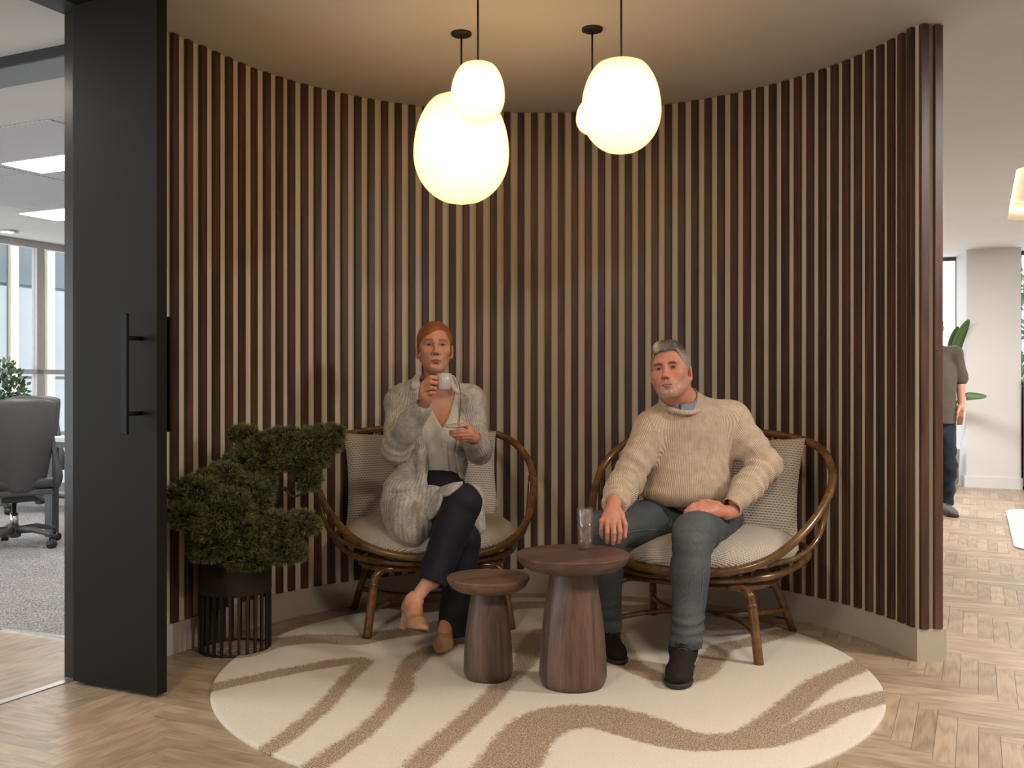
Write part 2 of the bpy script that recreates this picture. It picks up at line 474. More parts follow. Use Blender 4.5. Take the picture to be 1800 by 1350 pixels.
# ------------------------------------------------------------------ the curved slatted wall
def wall_path(off):
    """plan curve of the alcove wall, moved outwards by off: straight along u on the left, then a circle"""
    R = WR+off; P = []
    t0 = math.radians(155); x0, y0 = WCX+R*math.cos(t0), WCY+R*math.sin(t0)
    L = 3.671-2.87
    for k in range(5):
        s = L*(1-k/5); P.append((x0-UD[0]*s, y0-UD[1]*s))
    for k in range(81):
        t = math.radians(155+(8-155)*k/80); P.append((WCX+R*math.cos(t), WCY+R*math.sin(t)))
    return P
def strip(o0, o1, z0, z1):
    A, B = wall_path(o0), wall_path(o1); n = len(A); V = []
    for (x, y) in A: V += [(x, y, z0), (x, y, z1)]
    for (x, y) in B: V += [(x, y, z0), (x, y, z1)]
    Fc = []
    for i in range(n-1):
        a, b = 2*i, 2*(i+1); c, d = 2*n+a, 2*n+b
        Fc += [(a, a+1, b+1, b), (c, d, d+1, c+1), (a+1, c+1, d+1, b+1), (a, b, d, c)]
    Fc += [(0, 2*n, 2*n+1, 1), (2*n-2, 2*n-1, 4*n-1, 4*n-2)]
    return V, Fc
wall = structure(mobj('wall_back', *strip(0, .105, 0, CEIL), M['plaster'], smooth=False))
V, Fc = strip(-.014, .119, 0, .135)
E8 = math.radians(8); tn = (math.sin(E8), -math.cos(E8)); rd = (math.cos(E8), math.sin(E8))
base = structure(mobj('baseboard_back', V, Fc, M['skirting'], smooth=False))
p0 = (WCX+(WR-.014)*rd[0], WCY+(WR-.014)*rd[1]); p1 = (WCX+(WR+.119)*rd[0], WCY+(WR+.119)*rd[1])
end = [p0, p1, (p1[0]+tn[0]*.014, p1[1]+tn[1]*.014), (p0[0]+tn[0]*.014, p0[1]+tn[1]*.014)]
mobj('baseboard_end', *prism(end, 0, .135), M['skirting'], base, smooth=False)
def slat_mesh():
    V, Fc = box((-.018, -.021, .137), (.018, 0, CEIL-.003))
    return bevel_me('slat', V, Fc, .0015, 1, smooth=False)
sm = slat_mesh(); sm.materials.append(M['slat'])
def add_slat(x, y, ang):                                     # ang: direction of the slat's outward side, away from the wall
    o = bpy.data.objects.new('slat', sm); COL.objects.link(o); o.parent = wall
    o.location = (x, y, 0); o.rotation_euler = (0, 0, ang+math.pi/2)
phis = [146.9, 144.0, 141.28, 138.34, 135.44, 132.51, 129.65, 126.77, 123.94, 121.08, 118.22, 115.38]
phis += list(np.linspace(115.38, 95.91, 8)[1:]) + [93.1, 90.4, 87.64, 84.94] + list(np.linspace(84.94, 63.33, 9)[1:]) + [60.62, 57.9]
phis += list(np.linspace(57.9, 9.9, 18)[1:][:-0 or None]) if False else [55.22, 52.54, 49.82, 47.13, 44.44, 41.74, 39.05, 36.36, 33.64, 30.95, 28.23, 25.54, 22.83, 20.13, 17.43, 14.67, 11.99, 9.5]
for ph in phis:
    t = math.radians(ph); add_slat(WCX+WR*math.cos(t), WCY+WR*math.sin(t), t+math.pi)
aw = toab(WCX+WR*math.cos(math.radians(155)), WCY+WR*math.sin(math.radians(155)))[0]
for px in (306.7, 332, 356.5, 380, 402.9, 425.1, 446.1):     # the straight stretch: rays through the photographed slats met with the wall plane
    k = (px-900)/1750; am = aw+.0105
    # X = am*WD0 + b*UD0, Y = am*WD1 + b*UD1, X = k*Y
    b = am*(k*WD[1]-WD[0])/(UD[0]-k*UD[1]); x, y = ab(aw, b); add_slat(x, y, -TH)
    bl = b if px == 306.7 else bl
for i in (1, 2, 3): 
    x, y = ab(aw, bl-.086*i); add_slat(x, y, -TH)
for s in (.020, .082):                                        # two slats on the free end of the wall
    R = WR+s; add_slat(WCX+R*rd[0], WCY+R*rd[1], math.atan2(tn[1], tn[0]))

# ------------------------------------------------------------------ other walls
structure(mobj('wall_left', *abbox(-3.41, 2.96, 0, -3.285, 13.0, CEIL), M['white_wall'], smooth=False))
structure(mobj('wall_right', *abbox(4.6, -4.2, 0, 4.75, 13.2, CEIL), M['white_wall'], smooth=False))
structure(mobj('trim_3', *abbox(-9.3, 3.19, CEIL-.048, -3.3, 3.205, CEIL), M['black'], smooth=False))
structure(mobj('trim_4', *abbox(-9.3, 3.205, CEIL-.048, -3.3, 3.42, CEIL), M['beam'], smooth=False))
structure(mobj('trim_5', *abbox(-3.30, -1.5, CEIL-.045, -3.17, 2.85, CEIL), M['black'], smooth=False))
structure(mobj('trim_6', *abbox(-3.30, 2.848, 0, -3.16, 2.95, CEIL), M['post'], smooth=False))
# far right: wall with two windows and the pale column between them
c0 = (-.217, 13.03)
poly = abpoly([(-.10, 12.40), (.452, 12.40), (.452, 13.1), c0])
column = structure(mobj('wall_column', *prism(poly, 0, CEIL), M['white_wall'], smooth=False))
poly = abpoly([(-.118, 12.385), (.467, 12.385), (.467, 13.1), (-.235, 13.02)])
structure(mobj('baseboard_column', *prism(poly, 0, .125), M['white_wall'], smooth=False))
V, Fc = merge(abbox(-3.3, 13.0, 0, -1.75, 13.15, CEIL), abbox(.452, 12.72, 0, 4.7, 12.87, 1.16), abbox(2.3, 12.72, 1.16, 4.7, 12.87, CEIL))
structure(mobj('wall_far', V, Fc, M['white_wall'], smooth=False))
def window(name, a0, a1, z0, z1, b, fr, nm=0, transom=None):
    w = structure(empty(name, (*ab((a0+a1)/2, b), z0)))
    t = .045; q = .018
    bars = [(a0, z0, a1, z0+t), (a0, z1-t, a1, z1), (a0, z0+t, a0+q, z1-t), (a1-q, z0+t, a1, z1-t)]
    V, Fc = merge(*[abbox(x0, b, y0, x1, b+.06, y1) for x0, y0, x1, y1 in bars]); mobj('window_frame', V, Fc, fr, w, False)
    V, Fc = abbox(a0+q, b+.025, z0+t, a1-q, b+.035, z1-t); mobj('pane', V, Fc, M['glass'], w, False)
window('window_1', -1.75, -.21, 0, CEIL, 13.03, M['dark_frame'])
window('window_2', .452, 2.3, 1.16, CEIL, 12.76, M['dark_frame'])
# office windows along the far left
AW = -9.07
w = structure(empty('window_3', (*ab(AW, 7), 0)))
def wbar(b0, z0, b1, z1, nm='window_frame'):
    V, Fc = abbox(AW-.06, b0, z0, AW+.02, b1, z1); mobj(nm, V, Fc, M['grey_frame'], w, False)
wbar(3.2, CEIL-.075, 13.2, CEIL); wbar(3.2, 0, 13.2, .09); wbar(3.2, 1.275, 13.2, 1.325, 'transom')
mull = [3.2+.0, 4.50, 6.0, 7.50, 9.0, 10.56, 12.06, 13.1]
for b in mull: wbar(b-.04, .09, b+.04, CEIL-.075, 'mullion')
for i in range(len(mull)-1):
    for z0, z1 in ((.09, 1.275), (1.325, CEIL-.075)):
        V, Fc = abbox(AW-.03, mull[i]+.04, z0, AW-.02, mull[i+1]-.04, z1); mobj('pane', V, Fc, M['glass'], w, False)
structure(mobj('wall_office_back', *abbox(-9.2, 13.2, 0, -3.3, 13.3, CEIL), M['white_wall'], smooth=False))
# back of the hall, behind the viewer
V, Fc = abbox(-9.2, -4.2, 0, 4.7, -4.05, CEIL)
structure(mobj('wall_front', V, Fc, M['white_wall'], smooth=False))

# ------------------------------------------------------------------ outside
M['facade'] = plain('facade_panel', (.25, .275, .27), .35, var=.10, scale=.8)
M['facade2'] = plain('facade_panel_dark', (.085, .105, .11), .3, var=.12, scale=.8)
M['fin'] = plain('facade_fin', (.44, .385, .30), .5, var=.05, scale=2)
bd = empty('office_building', (*ab(-14.2, 12), 0), 0, 'pale blue green facade with cream upright fins seen through the office windows', 'building')
V, Fc = abbox(-14.6, 2, -6, -14.2, 24, 9); mobj('wall', V, Fc, M['facade2'], bd, False)
k = 0; b = 11.21-.70*12
while b < 22:
    for z0, z1, up_ in ((-3, .3, 0), (.36, 1.25, 0), (1.3, 2.75, 0), (2.8, 4.2, 1), (4.3, 7, 1)):
        V, Fc = abbox(-14.2, b+.11, z0, -14.16, b+.59, z1); mobj('facade_panel', V, Fc, M['facade2'] if up_ else M['facade'], bd, False); k += 1
    V, Fc = abbox(-14.2, b-.075, -4, -14.11, b+.075, 8); mobj('fin', V, Fc, M['fin'], bd, False)
    b += .70
# ------------------------------------------------------------------ pivot door
dr = structure(empty('door_1', (*ab(-2.97, 2.82), 0)))
V, Fc = abbox(-3.195, 2.795, .012, -2.757, 2.845, 2.652); link('leaf', bevel_me('leaf', V, Fc, .003, 2, False), M['dark_door'], dr)
def handle(bside, nm):
    s = -1 if bside < 2.82 else 1
    bp = bside+s*.075; a = -2.835
    V, Fc = abbox(a-.016, min(bp, bp+s*.012), .985, a+.016, max(bp, bp+s*.012), 1.43)
    h = link('handle', bevel_me('handle', V, Fc, .002, 1, False), M['dark_metal'], dr)
    for z in (1.06, 1.34):
        P = [(*ab(a, bside), z), (*ab(a, bp), z)]
        mobj('handle_post', *tube(P, .008, 12), M['dark_metal'], h)
handle(2.795, 'front'); handle(2.845, 'rear')

# ------------------------------------------------------------------ pendants
def globe_mat(name, k):
    m = NT(name); z = m.node('ShaderNodeSeparateXYZ'); m.ln(m.coord('Generated'), z.inputs[0])
    f = m.ramp(z.outputs[2], [(0, (.70, .70, .70)), (.35, (.9, .9, .9)), (.65, (1, 1, 1)), (.85, (.75, .75, .75)), (1, (.35, .35, .35))])
    m.color((.9, .86, .78)); m.p(Roughness=.25)
    m.b.inputs['Emission Color'].default_value = (1.0, .65, .335, 1)
    m.ln(m.math('MULTIPLY', f, k), m.b.inputs['Emission Strength'])
    m.p(Coat_Weight=1.0, Coat_Roughness=.08, Coat_Tint=(1, .93, .78, 1))
    return m.m
GK = 3.7
M['globe'] = globe_mat('opal_glass_lit', GK)
def pendant(px, Y, y_top, y_bot, w_px, label):
    x = (px-900)/F*Y; R = w_px/2/F*Y; z1 = CH-(y_top-CYP)/F*Y; z0 = CH-(y_bot-CYP)/F*Y; H = z1-z0
    t = empty('pendant_lamp', (x, Y, CEIL), 0, label, 'lamp', None)
    prof = []
    zc = .46                                       # height share of the widest ring
    for i in range(33):
        u = i/32
        if u < zc: r = math.sqrt(max(0, 1-((zc-u)/zc)**2))
        else:
            w = (u-zc)/(1-zc); r = math.sqrt(max(0, 1-(.845*w**1.08)**2))
            if w > .93: r *= 1-.16*((w-.93)/.07)**2
        prof.append((max(r*R, .0005), u*H))
    prof.append((R*.36, H*1.006)); prof.append((.012, H*1.008))
    mobj('globe', *lathe(prof, 48, (x, Y, z0)), M['globe'], t)
    mobj('cord', *tube([(x, Y, z1-.005), (x, Y, CEIL-.015)], .0042, 8), M['black'], t)
    mobj('canopy', *lathe([(.005, -.012), (.041, -.012), (.0445, -.009), (.0445, 0)], 32, (x, Y, CEIL)), M['black'], t)
    mobj('cap', *lathe([(.018, z1), (.018, z1+.006), (.008, z1+.012), (.004, z1+.012)], 20, (x, Y, 0)), M['black'], t)
pendant(840, 3.70, 112, 220, 95, 'small lit globe pendant hanging in front of the largest globe')
pendant(811, 4.31, 170, 360, 168, 'largest lit opal globe pendant, the lowest, behind a small globe')
pendant(1092, 3.75, 109, 271, 140, 'medium lit opal globe pendant on the right with its cord leaving the frame')
pendant(1041, 4.256, 178, 238, 57, 'tiny globe pendant mostly hidden behind the medium globe on the right')

# ------------------------------------------------------------------ round rug with tufted waves
def rug_mat():
    m = NT('tufted_wool_rug'); v = m.coord('Object'); p = m.attr('pat')
    nz = m.noise(v, 70, 3, .7); nz2 = m.noise(v, 14, 2)
    q = m.math('ADD', p, m.math('ADD', m.math('MULTIPLY', m.math('SUBTRACT', nz, .5), .055), m.math('MULTIPLY', m.math('SUBTRACT', nz2, .5), .02)))
    f = m.node('ShaderNodeMapRange', interpolation_type='SMOOTHSTEP'); m.ln(q, f.inputs[0])
    f.inputs[1].default_value = .014; f.inputs[2].default_value = -.014; f.inputs[3].default_value = 0; f.inputs[4].default_value = 1
    fine = m.noise(v, 210, 3, .8)
    br = m.ramp(fine, [(.40, (.080, .044, .020)), (.5, (.27, .17, .088)), (.60, (.60, .47, .33))])
    cr = m.ramp(m.noise(v, 160, 2, .7), [(.25, (.56, .49, .40)), (.55, (.66, .59, .50)), (.8, (.70, .635, .55))])
    m.color(m.mix(f.outputs[0], cr, br)); m.p(Roughness=.95); m.bump(m.math('ADD', m.math('MULTIPLY', fine, .8), m.noise(v, 90, 2)), .5, .004)
    m.b.inputs['Sheen Weight'].default_value = .15
    return m.m
M['rug'] = rug_mat()
BANDS = [
 ([(425,1152),(440,1147),(480,1135),(530,1128),(580,1127),(627,1130),(657,1123),(697,1117),(745,1110),(800,1096),(850,1082),(897,1069),(950,1066),(1010,1066),(1084,1072),(1130,1073),(1190,1068)], .082),
 ([(365,1215),(377,1212),(447,1197),(513,1183),(580,1171),(620,1166),(637,1168),(625,1184),(605,1205),(588,1226),(563,1253),(530,1280),(497,1307),(462,1328)], [.050,.050,.050,.050,.055,.052,.048,.036,.034,.034,.036,.036,.036,.036]),
 ([(765,1140),(745,1152),(727,1167),(712,1190),(706,1215),(690,1240),(660,1273),(630,1300),(597,1323),(555,1352),(500,1390)], [.035,.050,.052,.036,.050,.036,.036,.040,.042,.042,.042]),
 ([(950,1112),(938,1128),(930,1145),(922,1168),(903,1188),(880,1212),(853,1243),(820,1273),(790,1300),(763,1323),(735,1352),(700,1390)], [.04,.05,.06,.05,.045,.045,.047,.047,.047,.047,.047,.047]),
 ([(850,1400),(880,1365),(904,1332),(928,1298),(960,1276),(1000,1265),(1040,1264),(1080,1270),(1120,1282),(1160,1296),(1200,1306),(1240,1310),(1280,1308),(1320,1297),(1352,1276),(1384,1252),(1408,1232),(1432,1212),(1460,1196),(1492,1182),(1525,1168)], [.10]*4+[.11,.12,.12,.12,.12,.105,.095,.085,.075]+[.058]*9),
 ([(1270,1313),(1332,1310),(1380,1297),(1420,1280),(1460,1258),(1500,1244),(1565,1228)], .058),
 ([(1080,1120),(1090,1145),(1108,1171),(1136,1187),(1168,1196),(1200,1198),(1228,1190),(1248,1168),(1264,1146),(1284,1138),(1312,1134),(1340,1126),(1380,1114)], .058),
]
nr, ns = 150, 560
V = [(RCX, RCY, .012)]; 
rr = np.concatenate([np.linspace(.01, RR-.012, nr), [RR-.006, RR-.0015, RR, RR]]); zz = np.concatenate([np.full(nr, .012), [.0112, .0085, .005, .0]])
tt = np.linspace(0, 2*np.pi, ns, endpoint=False)
Vr = np.stack([RCX+rr[:, None]*np.cos(tt), RCY+rr[:, None]*np.sin(tt), np.repeat(zz[:, None], ns, 1)], -1).reshape(-1, 3)
V = np.concatenate([np.array(V), Vr]); n = len(rr)
ii = np.arange(ns); kk = (ii+1) % ns
Fq = np.concatenate([np.stack([1+j*ns+ii, 1+(j+1)*ns+ii, 1+(j+1)*ns+kk, 1+j*ns+kk], 1) for j in range(n-1)])
Fq0 = np.stack([np.zeros(ns, int), 1+ii, 1+kk, 1+kk], 1)[:, :3]
pat = np.full(len(V), 1.0)
for pts, hw in BANDS:
    P = np.array(catmull([(*gnd(*p), 0) for p in pts], 5))[:, :2]
    hws = np.full(len(P), hw) if np.isscalar(hw) else np.interp(np.linspace(0, 1, len(P)), np.linspace(0, 1, len(hw)), hw)
    for i in range(len(P)-1):
        a, d = P[i], P[i+1]-P[i]; q = V[:, :2]-a; t = np.clip((q@d)/(d@d), 0, 1)
        pat = np.minimum(pat, np.hypot(q[:, 0]-t*d[0], q[:, 1]-t*d[1])-hws[i])
low = np.clip((.012-pat)/.024, 0, 1); V[:, 2] = np.where(V[:, 2] > .0115, V[:, 2]-.003*low, V[:, 2])
me = bpy.data.meshes.new('rug'); Fl = [tuple(f) for f in Fq0]+[tuple(f) for f in Fq.tolist()]
me.from_pydata(V.tolist(), [], Fl); me.update(); me.polygons.foreach_set('use_smooth', np.ones(len(me.polygons), bool)); add_attr(me, 'pat', pat)
tag(link('rug', me, M['rug']), 'round cream wool rug with wavy brown bands under the seats and tables', 'rug')

# ------------------------------------------------------------------ side tables
def side_table(cx, cy, R, H, thick, r0, r1, label):
    t = empty('side_table', (cx, cy, .012), 0.0, label, 'table', 'turned walnut side tables')
    z0, z1 = .012, H-thick
    prof = []
    for i in range(25):
        u = i/24; r = r1+(r0-r1)*(1-u)**.62 if False else r0+(r1-r0)*u**2.0
        if u < .10: r -= .014*(1-u/.10)**2
        prof.append((r, z0+(z1-z0)*u))
    o = mobj('pedestal', *lathe(prof, 64), M['walnut_leg'], t, world=False); o.location.z = -.012
    top = [(r1*.9, 0), (R*.72, 0), (R*.80, thick*.06), (R*.90, thick*.28), (R*.965, thick*.58), (R*.992, thick*.82), (R, thick*.93), (R*.997, thick*.975), (R*.985, thick), (R*.9, thick), (.01, thick)]
    o = mobj('tabletop', *lathe(top, 72), M['walnut_top'], t, world=False); o.location = (0, 0, z1-.012); o.rotation_euler = (0, 0, .5)
    return t
side_table(-.094, 3.93, .164, .411, .052, .098, .064, 'smaller and lower turned walnut side table in front of the woman')
side_table(.235, 3.84, .2195, .518, .060, .131, .084, 'larger and taller turned walnut side table holding a glass')

# ------------------------------------------------------------------ rattan lounge chairs
def rattan_mat():
    m = NT('rattan_cane'); v = m.coord('Object')
    n1 = m.noise(v, 14, 3, .6); n2 = m.noise(m.mapping(v, (1, 1, 1)), 60, 2)
    f = m.math('ADD', m.math('MULTIPLY', n1, .7), m.math('MULTIPLY', n2, .3))
    m.color(m.ramp(f, [(.3, (.055, .026, .009)), (.5, (.13, .062, .020)), (.7, (.22, .115, .042))])); m.p(Roughness=.27)
    m.b.inputs['Coat Weight'].default_value = .3; m.bump(n2, .08, .002)
    return m.m
M['rattan'] = rattan_mat()
def weave_mat():
    m = NT('basket_weave_fabric'); uv = m.coord('UV'); xyz = m.node('ShaderNodeSeparateXYZ'); m.ln(uv, xyz.inputs[0])
    nz = m.noise(uv, 60, 2); n = m.noise(uv, 260, 2, .7)
    r = m.math('ADD', m.math('DIVIDE', xyz.outputs[1], .0122), m.math('MULTIPLY', nz, .25))
    row = m.math('FLOOR', r); fr = m.math('FRACT', r)
    band = m.math('SINE', m.math('MULTIPLY', fr, math.pi))                       # 1 in the middle of a row of dashes
    du = m.math('ADD', m.math('DIVIDE', xyz.outputs[0], .0165), m.math('MULTIPLY', row, .5))
    dash = m.math('POWER', m.math('ABSOLUTE', m.math('SINE', m.math('MULTIPLY', du, math.pi))), .5)
    f = m.math('MULTIPLY', m.math('POWER', band, 1.6), dash)
    c = m.ramp(m.math('ADD', f, m.math('MULTIPLY', m.math('SUBTRACT', n, .5), .5)), [(.15, (.60, .54, .47)), (.85, (.31, .255, .205))])
    m.color(c); m.p(Roughness=.92); m.bump(m.math('ADD', m.math('SUBTRACT', 1.0, f), m.math('MULTIPLY', n, .4)), .55, .004)
    return m.m
M['weave'] = weave_mat()
def grid_faces(nu, nv, off=0):
    i, j = np.meshgrid(np.arange(nu-1), np.arange(nv-1), indexing='ij'); a = (i*nv+j).ravel()+off
    return np.stack([a, a+nv, a+nv+1, a+1], 1)
def pillow_mesh(name, sx, sy, th, pinch=.05, n=44, wr=.006, seed=0):
    u, v = np.meshgrid(np.linspace(-1, 1, n), np.linspace(-1, 1, n), indexing='ij')
    k = np.clip((1-np.abs(u)**2.6)*(1-np.abs(v)**2.6), 0, 1)**.5
    x = u*sx*(1-pinch*(1-v*v)); y = v*sy*(1-pinch*1.2*(1-u*u))
    r = np.random.default_rng(seed); w = np.zeros_like(u)
    for q in range(7):
        fx, fy, ph = r.uniform(-7, 7), r.uniform(-7, 7), r.uniform(0, 6.28); w += np.sin(fx*u+fy*v+ph)*wr/3
    z = th*k+w*k
    V = np.concatenate([np.stack([x, y, z], -1).reshape(-1, 3), np.stack([x, y, -z], -1).reshape(-1, 3)])
    f = grid_faces(n, n); F2 = np.concatenate([f, f[:, ::-1]+n*n])
    me = make_mesh(name, V, F2); uv_xy(me, np.concatenate([np.stack([x*1.03, y*1.03], -1).reshape(-1, 2)]*2)); me.materials.append(M['weave'])
    return me
def seat_mesh(name, rx, ry, th, n=72):
    prof = [(0, .5), (.25, .5), (.5, .49), (.7, .45), (.82, .40), (.9, .33), (.955, .22), (.985, .11), (1.0, .0), (.985, -.11), (.95, -.2), (.86, -.28), (.6, -.30), (0, -.30)]
    V, U = [], []
    for (r, z) in prof:
        for i in range(n):
            t = 2*math.pi*i/n; c, s = math.cos(t), math.sin(t)
            e = .85; X = rx*r*math.copysign(abs(c)**e, c); Y = ry*r*math.copysign(abs(s)**e, s); Z = z*th*(1 if r > .1 else 1)-.012*max(0, .5-r)*2
            V.append((X, Y, Z)); q = max(0, .45*th-Z)*1.15 if r > .6 else 0; U.append((X*(1+q/rx), Y*(1+q/ry)))
    Fc = [(j*n+i, (j+1)*n+i, (j+1)*n+(i+1) % n, j*n+(i+1) % n) for j in range(len(prof)-1) for i in range(n)]
    me = make_mesh(name, V, np.array(Fc)); uv_xy(me, U); me.materials.append(M['weave'])
    return me
RING = [(0, -.365, .362), (.14, -.355, .368), (.27, -.318, .390), (.385, -.245, .437), (.47, -.14, .515), (.525, -.02, .60), (.552, .10, .685), (.548, .19, .765), (.50, .275, .842), (.42, .335, .888), (.30, .375, .912), (.15, .395, .926)]
def mirror_loop(H): return H+[(0, H[-1][1]+.004, H[-1][2]+.003)]+[(-x, y, z) for (x, y, z) in H[:0:-1]]
PADZ = .428
def lounge_chair(cx, cy, rot, label, s=1.0):
    t = empty('lounge_chair', (cx, cy, .010), rot, label, 'chair', 'rattan lounge chairs facing the round rug'); t.scale = (s, s, s)
    L = lambda nm, VF, par=t, mat=M['rattan']: mobj(nm, *VF, mat, par, world=False)
    ring = catmull(mirror_loop(RING), 8, True)
    L('hoop', tube(ring, .0185, 12, True))
    sr = [(0, -.325, .335), (.20, -.30, .335), (.36, -.18, .345), (.43, .0, .365), (.455, .12, .395), (.41, .23, .42), (.30, .30, .42), (.12, .33, .42)]
    L('seat_ring', tube(catmull(mirror_loop(sr), 7, True), .015, 10, True))
    lr = [(0, -.27, .300), (.22, -.255, .300), (.33, -.15, .302), (.345, .05, .305), (.30, .22, .31), (.12, .28, .31)]
    L('leg_ring', tube(catmull(mirror_loop(lr), 6, True), .014, 10, True))
    for x in (-.36, -.24, -.12, 0, .12, .24, .36):
        zt = np.interp(abs(x), [0, .15, .30, .42], [.929, .926, .912, .888]); yt = np.interp(abs(x), [0, .15, .30, .42], [.399, .395, .375, .335])
        L('back_spindle', tube(catmull([(x*.82, .30-.05*abs(x)/.36, .44), (x*.93, .37-.04*abs(x)/.36, .68), (x, yt, zt)], 6), .009, 8))
    for sx in (-1, 1):
        L('arm_brace', tube(catmull([(sx*.36, -.235, .405), (sx*.455, -.08, .420), (sx*.515, .06, .50), (sx*.545, .12, .685)], 7), .012, 10))
        f1 = L('front_leg', tube(catmull([(sx*.10, -.262, .300), (sx*.235, -.262, .300), (sx*.285, -.275, .285), (sx*.305, -.285, .235), (sx*.340, -.31, .0)], 8), [.015, .016, .019, .0195, .021], 12))
        L('leg_wrap', tube([(sx*.303, -.284, .243), (sx*.306, -.2855, .228)], .0225, 12), f1)
        L('rear_leg', tube(catmull([(sx*.24, .05, .302), (sx*.27, .13, .295), (sx*.292, .175, .25), (sx*.345, .335, .0)], 8), [.015, .017, .018, .0185], 12))
    L('stretcher', tube(catmull([(-.323, -.298, .115), (-.22, -.12, .118), (-.10, -.035, .12), (.10, -.035, .12), (.22, -.12, .118), (.323, -.298, .115)], 8), .012, 10))
    L('stretcher', tube(catmull([(-.322, .268, .11), (-.22, .09, .118), (-.10, -.005, .122), (.10, -.005, .122), (.22, .09, .118), (.322, .268, .11)], 8), .012, 10))
    o = link('seat_cushion', seat_mesh('seat_cushion', .428, .372, .155), None, t, False); o.location = (0, -.005, PADZ); o.rotation_euler = (math.radians(3.0), 0, 0)
    o = link('back_cushion', pillow_mesh('back_cushion', .405, .262, .085, .055, seed=3), None, t, False)
    o.location = (0, .245, .655); o.rotation_euler = (math.radians(74), 0, 0)
    return t
lounge_chair(-.405, 4.93, math.radians(13.6), 'rattan lounge chair with pale woven cushions, the one the woman sits in', 1.0)
lounge_chair(.862, 4.545, math.radians(-27.5), 'rattan lounge chair with pale woven cushions, the one the man sits in', 1.0)

# ------------------------------------------------------------------ glass with an iced drink on the larger table
gx, gy, gz = (1028.5-900)/F*3.93, 3.93, .519
t = empty('drinking_glass', (gx, gy, gz), 0, 'tall clear glass with an iced drink standing on the larger walnut table', 'glass')
def clear(name, tint, refl, milk, milk_col=(.8, .8, .8)):
    m = bpy.data.materials.new(name); m.use_nodes = True; t_ = m.node_tree; n = t_.nodes; n.clear()
    o = n.new('ShaderNodeOutputMaterial'); a = n.new('ShaderNodeBsdfTransparent'); g = n.new('ShaderNodeBsdfGlossy'); d = n.new('ShaderNodeBsdfTranslucent'); d2 = n.new('ShaderNodeBsdfDiffuse')
    f = n.new('ShaderNodeValue'); f.outputs[0].default_value = refl; x = n.new('ShaderNodeMixShader'); y = n.new('ShaderNodeMixShader'); z = n.new('ShaderNodeMixShader')
    a.inputs[0].default_value = (*tint, 1); g.inputs['Roughness'].default_value = .03; d.inputs[0].default_value = d2.inputs[0].default_value = (*milk_col, 1)
    z.inputs[0].default_value = .5; y.inputs[0].default_value = milk; L = t_.links.new
    L(d.outputs[0], z.inputs[1]); L(d2.outputs[0], z.inputs[2]); L(a.outputs[0], y.inputs[1]); L(z.outputs[0], y.inputs[2])
    L(f.outputs[0], x.inputs[0]); L(y.outputs[0], x.inputs[1]); L(g.outputs[0], x.inputs[2]); L(x.outputs[0], o.inputs[0])
    return m
M['tumbler'] = clear('clear_glass', (.97, .96, .96), .10, .02); M['ice'] = clear('ice', (.97, .96, .96), .08, .24, (.88, .84, .82)); M['drink'] = clear('pale_drink', (.95, .88, .85), .03, .14, (.60, .42, .36))
mobj('tumbler', *lathe([(.026, 0), (.0285, .003), (.031, .05), (.033, .158), (.0325, .160), (.0315, .158), (.0295, .05), (.027, .012), (.001, .010)], 40, (gx, gy, gz)), M['tumbler'], t)
mobj('drink', *lathe([(.001, .0125), (.0265, .0135), (.029, .05), (.0306, .125), (.001, .125)], 40, (gx, gy, gz)), M['drink'], t)
for i in range(9):
    z = .030+.0145*i; a = i*2.2; r = .011
    V, Fc = box((-.011, -.011, -.010), (.011, .011, .010)); me = bevel_me('ice_cube', V, Fc, .003, 2, True)
    o = link('ice_cube', me, M['ice'], t, False); o.location = (r*math.cos(a), r*math.sin(a), z); o.rotation_euler = (random.uniform(0, 3), random.uniform(0, 3), random.uniform(0, 3))

# ------------------------------------------------------------------ bonsai pine in a slatted planter
def foliage_mat(name, dark, mid, lightc):
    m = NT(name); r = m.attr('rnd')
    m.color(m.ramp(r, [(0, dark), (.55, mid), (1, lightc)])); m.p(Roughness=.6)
    m.b.inputs['Subsurface Weight'].default_value = 0.0
    return m.m
M['needles'] = foliage_mat('pine_needles', (.020, .025, .009), (.090, .098, .030), (.26, .25, .085))
M['bark'] = plain('dark_bark', (.045, .036, .030), .85, var=.4, scale=60, bump=.6)
M['planter'] = plain('dark_bronze_planter', (.022, .018, .016), .5, .3, var=.08)
M['soil'] = plain('potting_soil', (.02, .015, .01), .95, var=.4, scale=90, bump=.6)
px_, py_ = -1.222, 4.40
t = empty('potted_pine', (px_, py_, 0), 0, 'cloud pruned pine in a dark planter on upright bars beside the dark door', 'plant')
planter = mobj('planter', *lathe([(.02, .255), (.150, .255), (.156, .262), (.156, .485), (.152, .49), (.145, .485), (.143, .44), (.02, .44)], 56, (px_, py_, 0)), M['planter'], t)
mobj('soil', *lathe([(.142, .440), (.142, .462), (.08, .47), (.01, .473)], 40, (px_, py_, 0)), M['soil'], t)
for i in range(26):
    a = 2*math.pi*i/26; c, s = math.cos(a), math.sin(a)
    V, Fc = box((-.006, -.0045, 0), (.006, .0045, .262)); V = [(px_+.150*c-x*s+y*c, py_+.150*s+x*c+y*s, z) for x, y, z in V]
    mobj('bar', V, Fc, M['planter'], t, False)
mobj('base_ring', *tube([(px_+.150*math.cos(a), py_+.150*math.sin(a), .006) for a in np.linspace(0, 2*math.pi, 40, endpoint=False)], .005, 6, True), M['planter'], t)
W3 = lambda px, py, Y: tuple(at(px, py, Y))
tp = [(px_+.02, py_, .45), W3(430, 985, 4.38), W3(450, 930, 4.36), W3(470, 895, 4.36), W3(483, 868, 4.36), W3(478, 838, 4.37), W3(462, 812, 4.38), W3(470, 790, 4.38)]
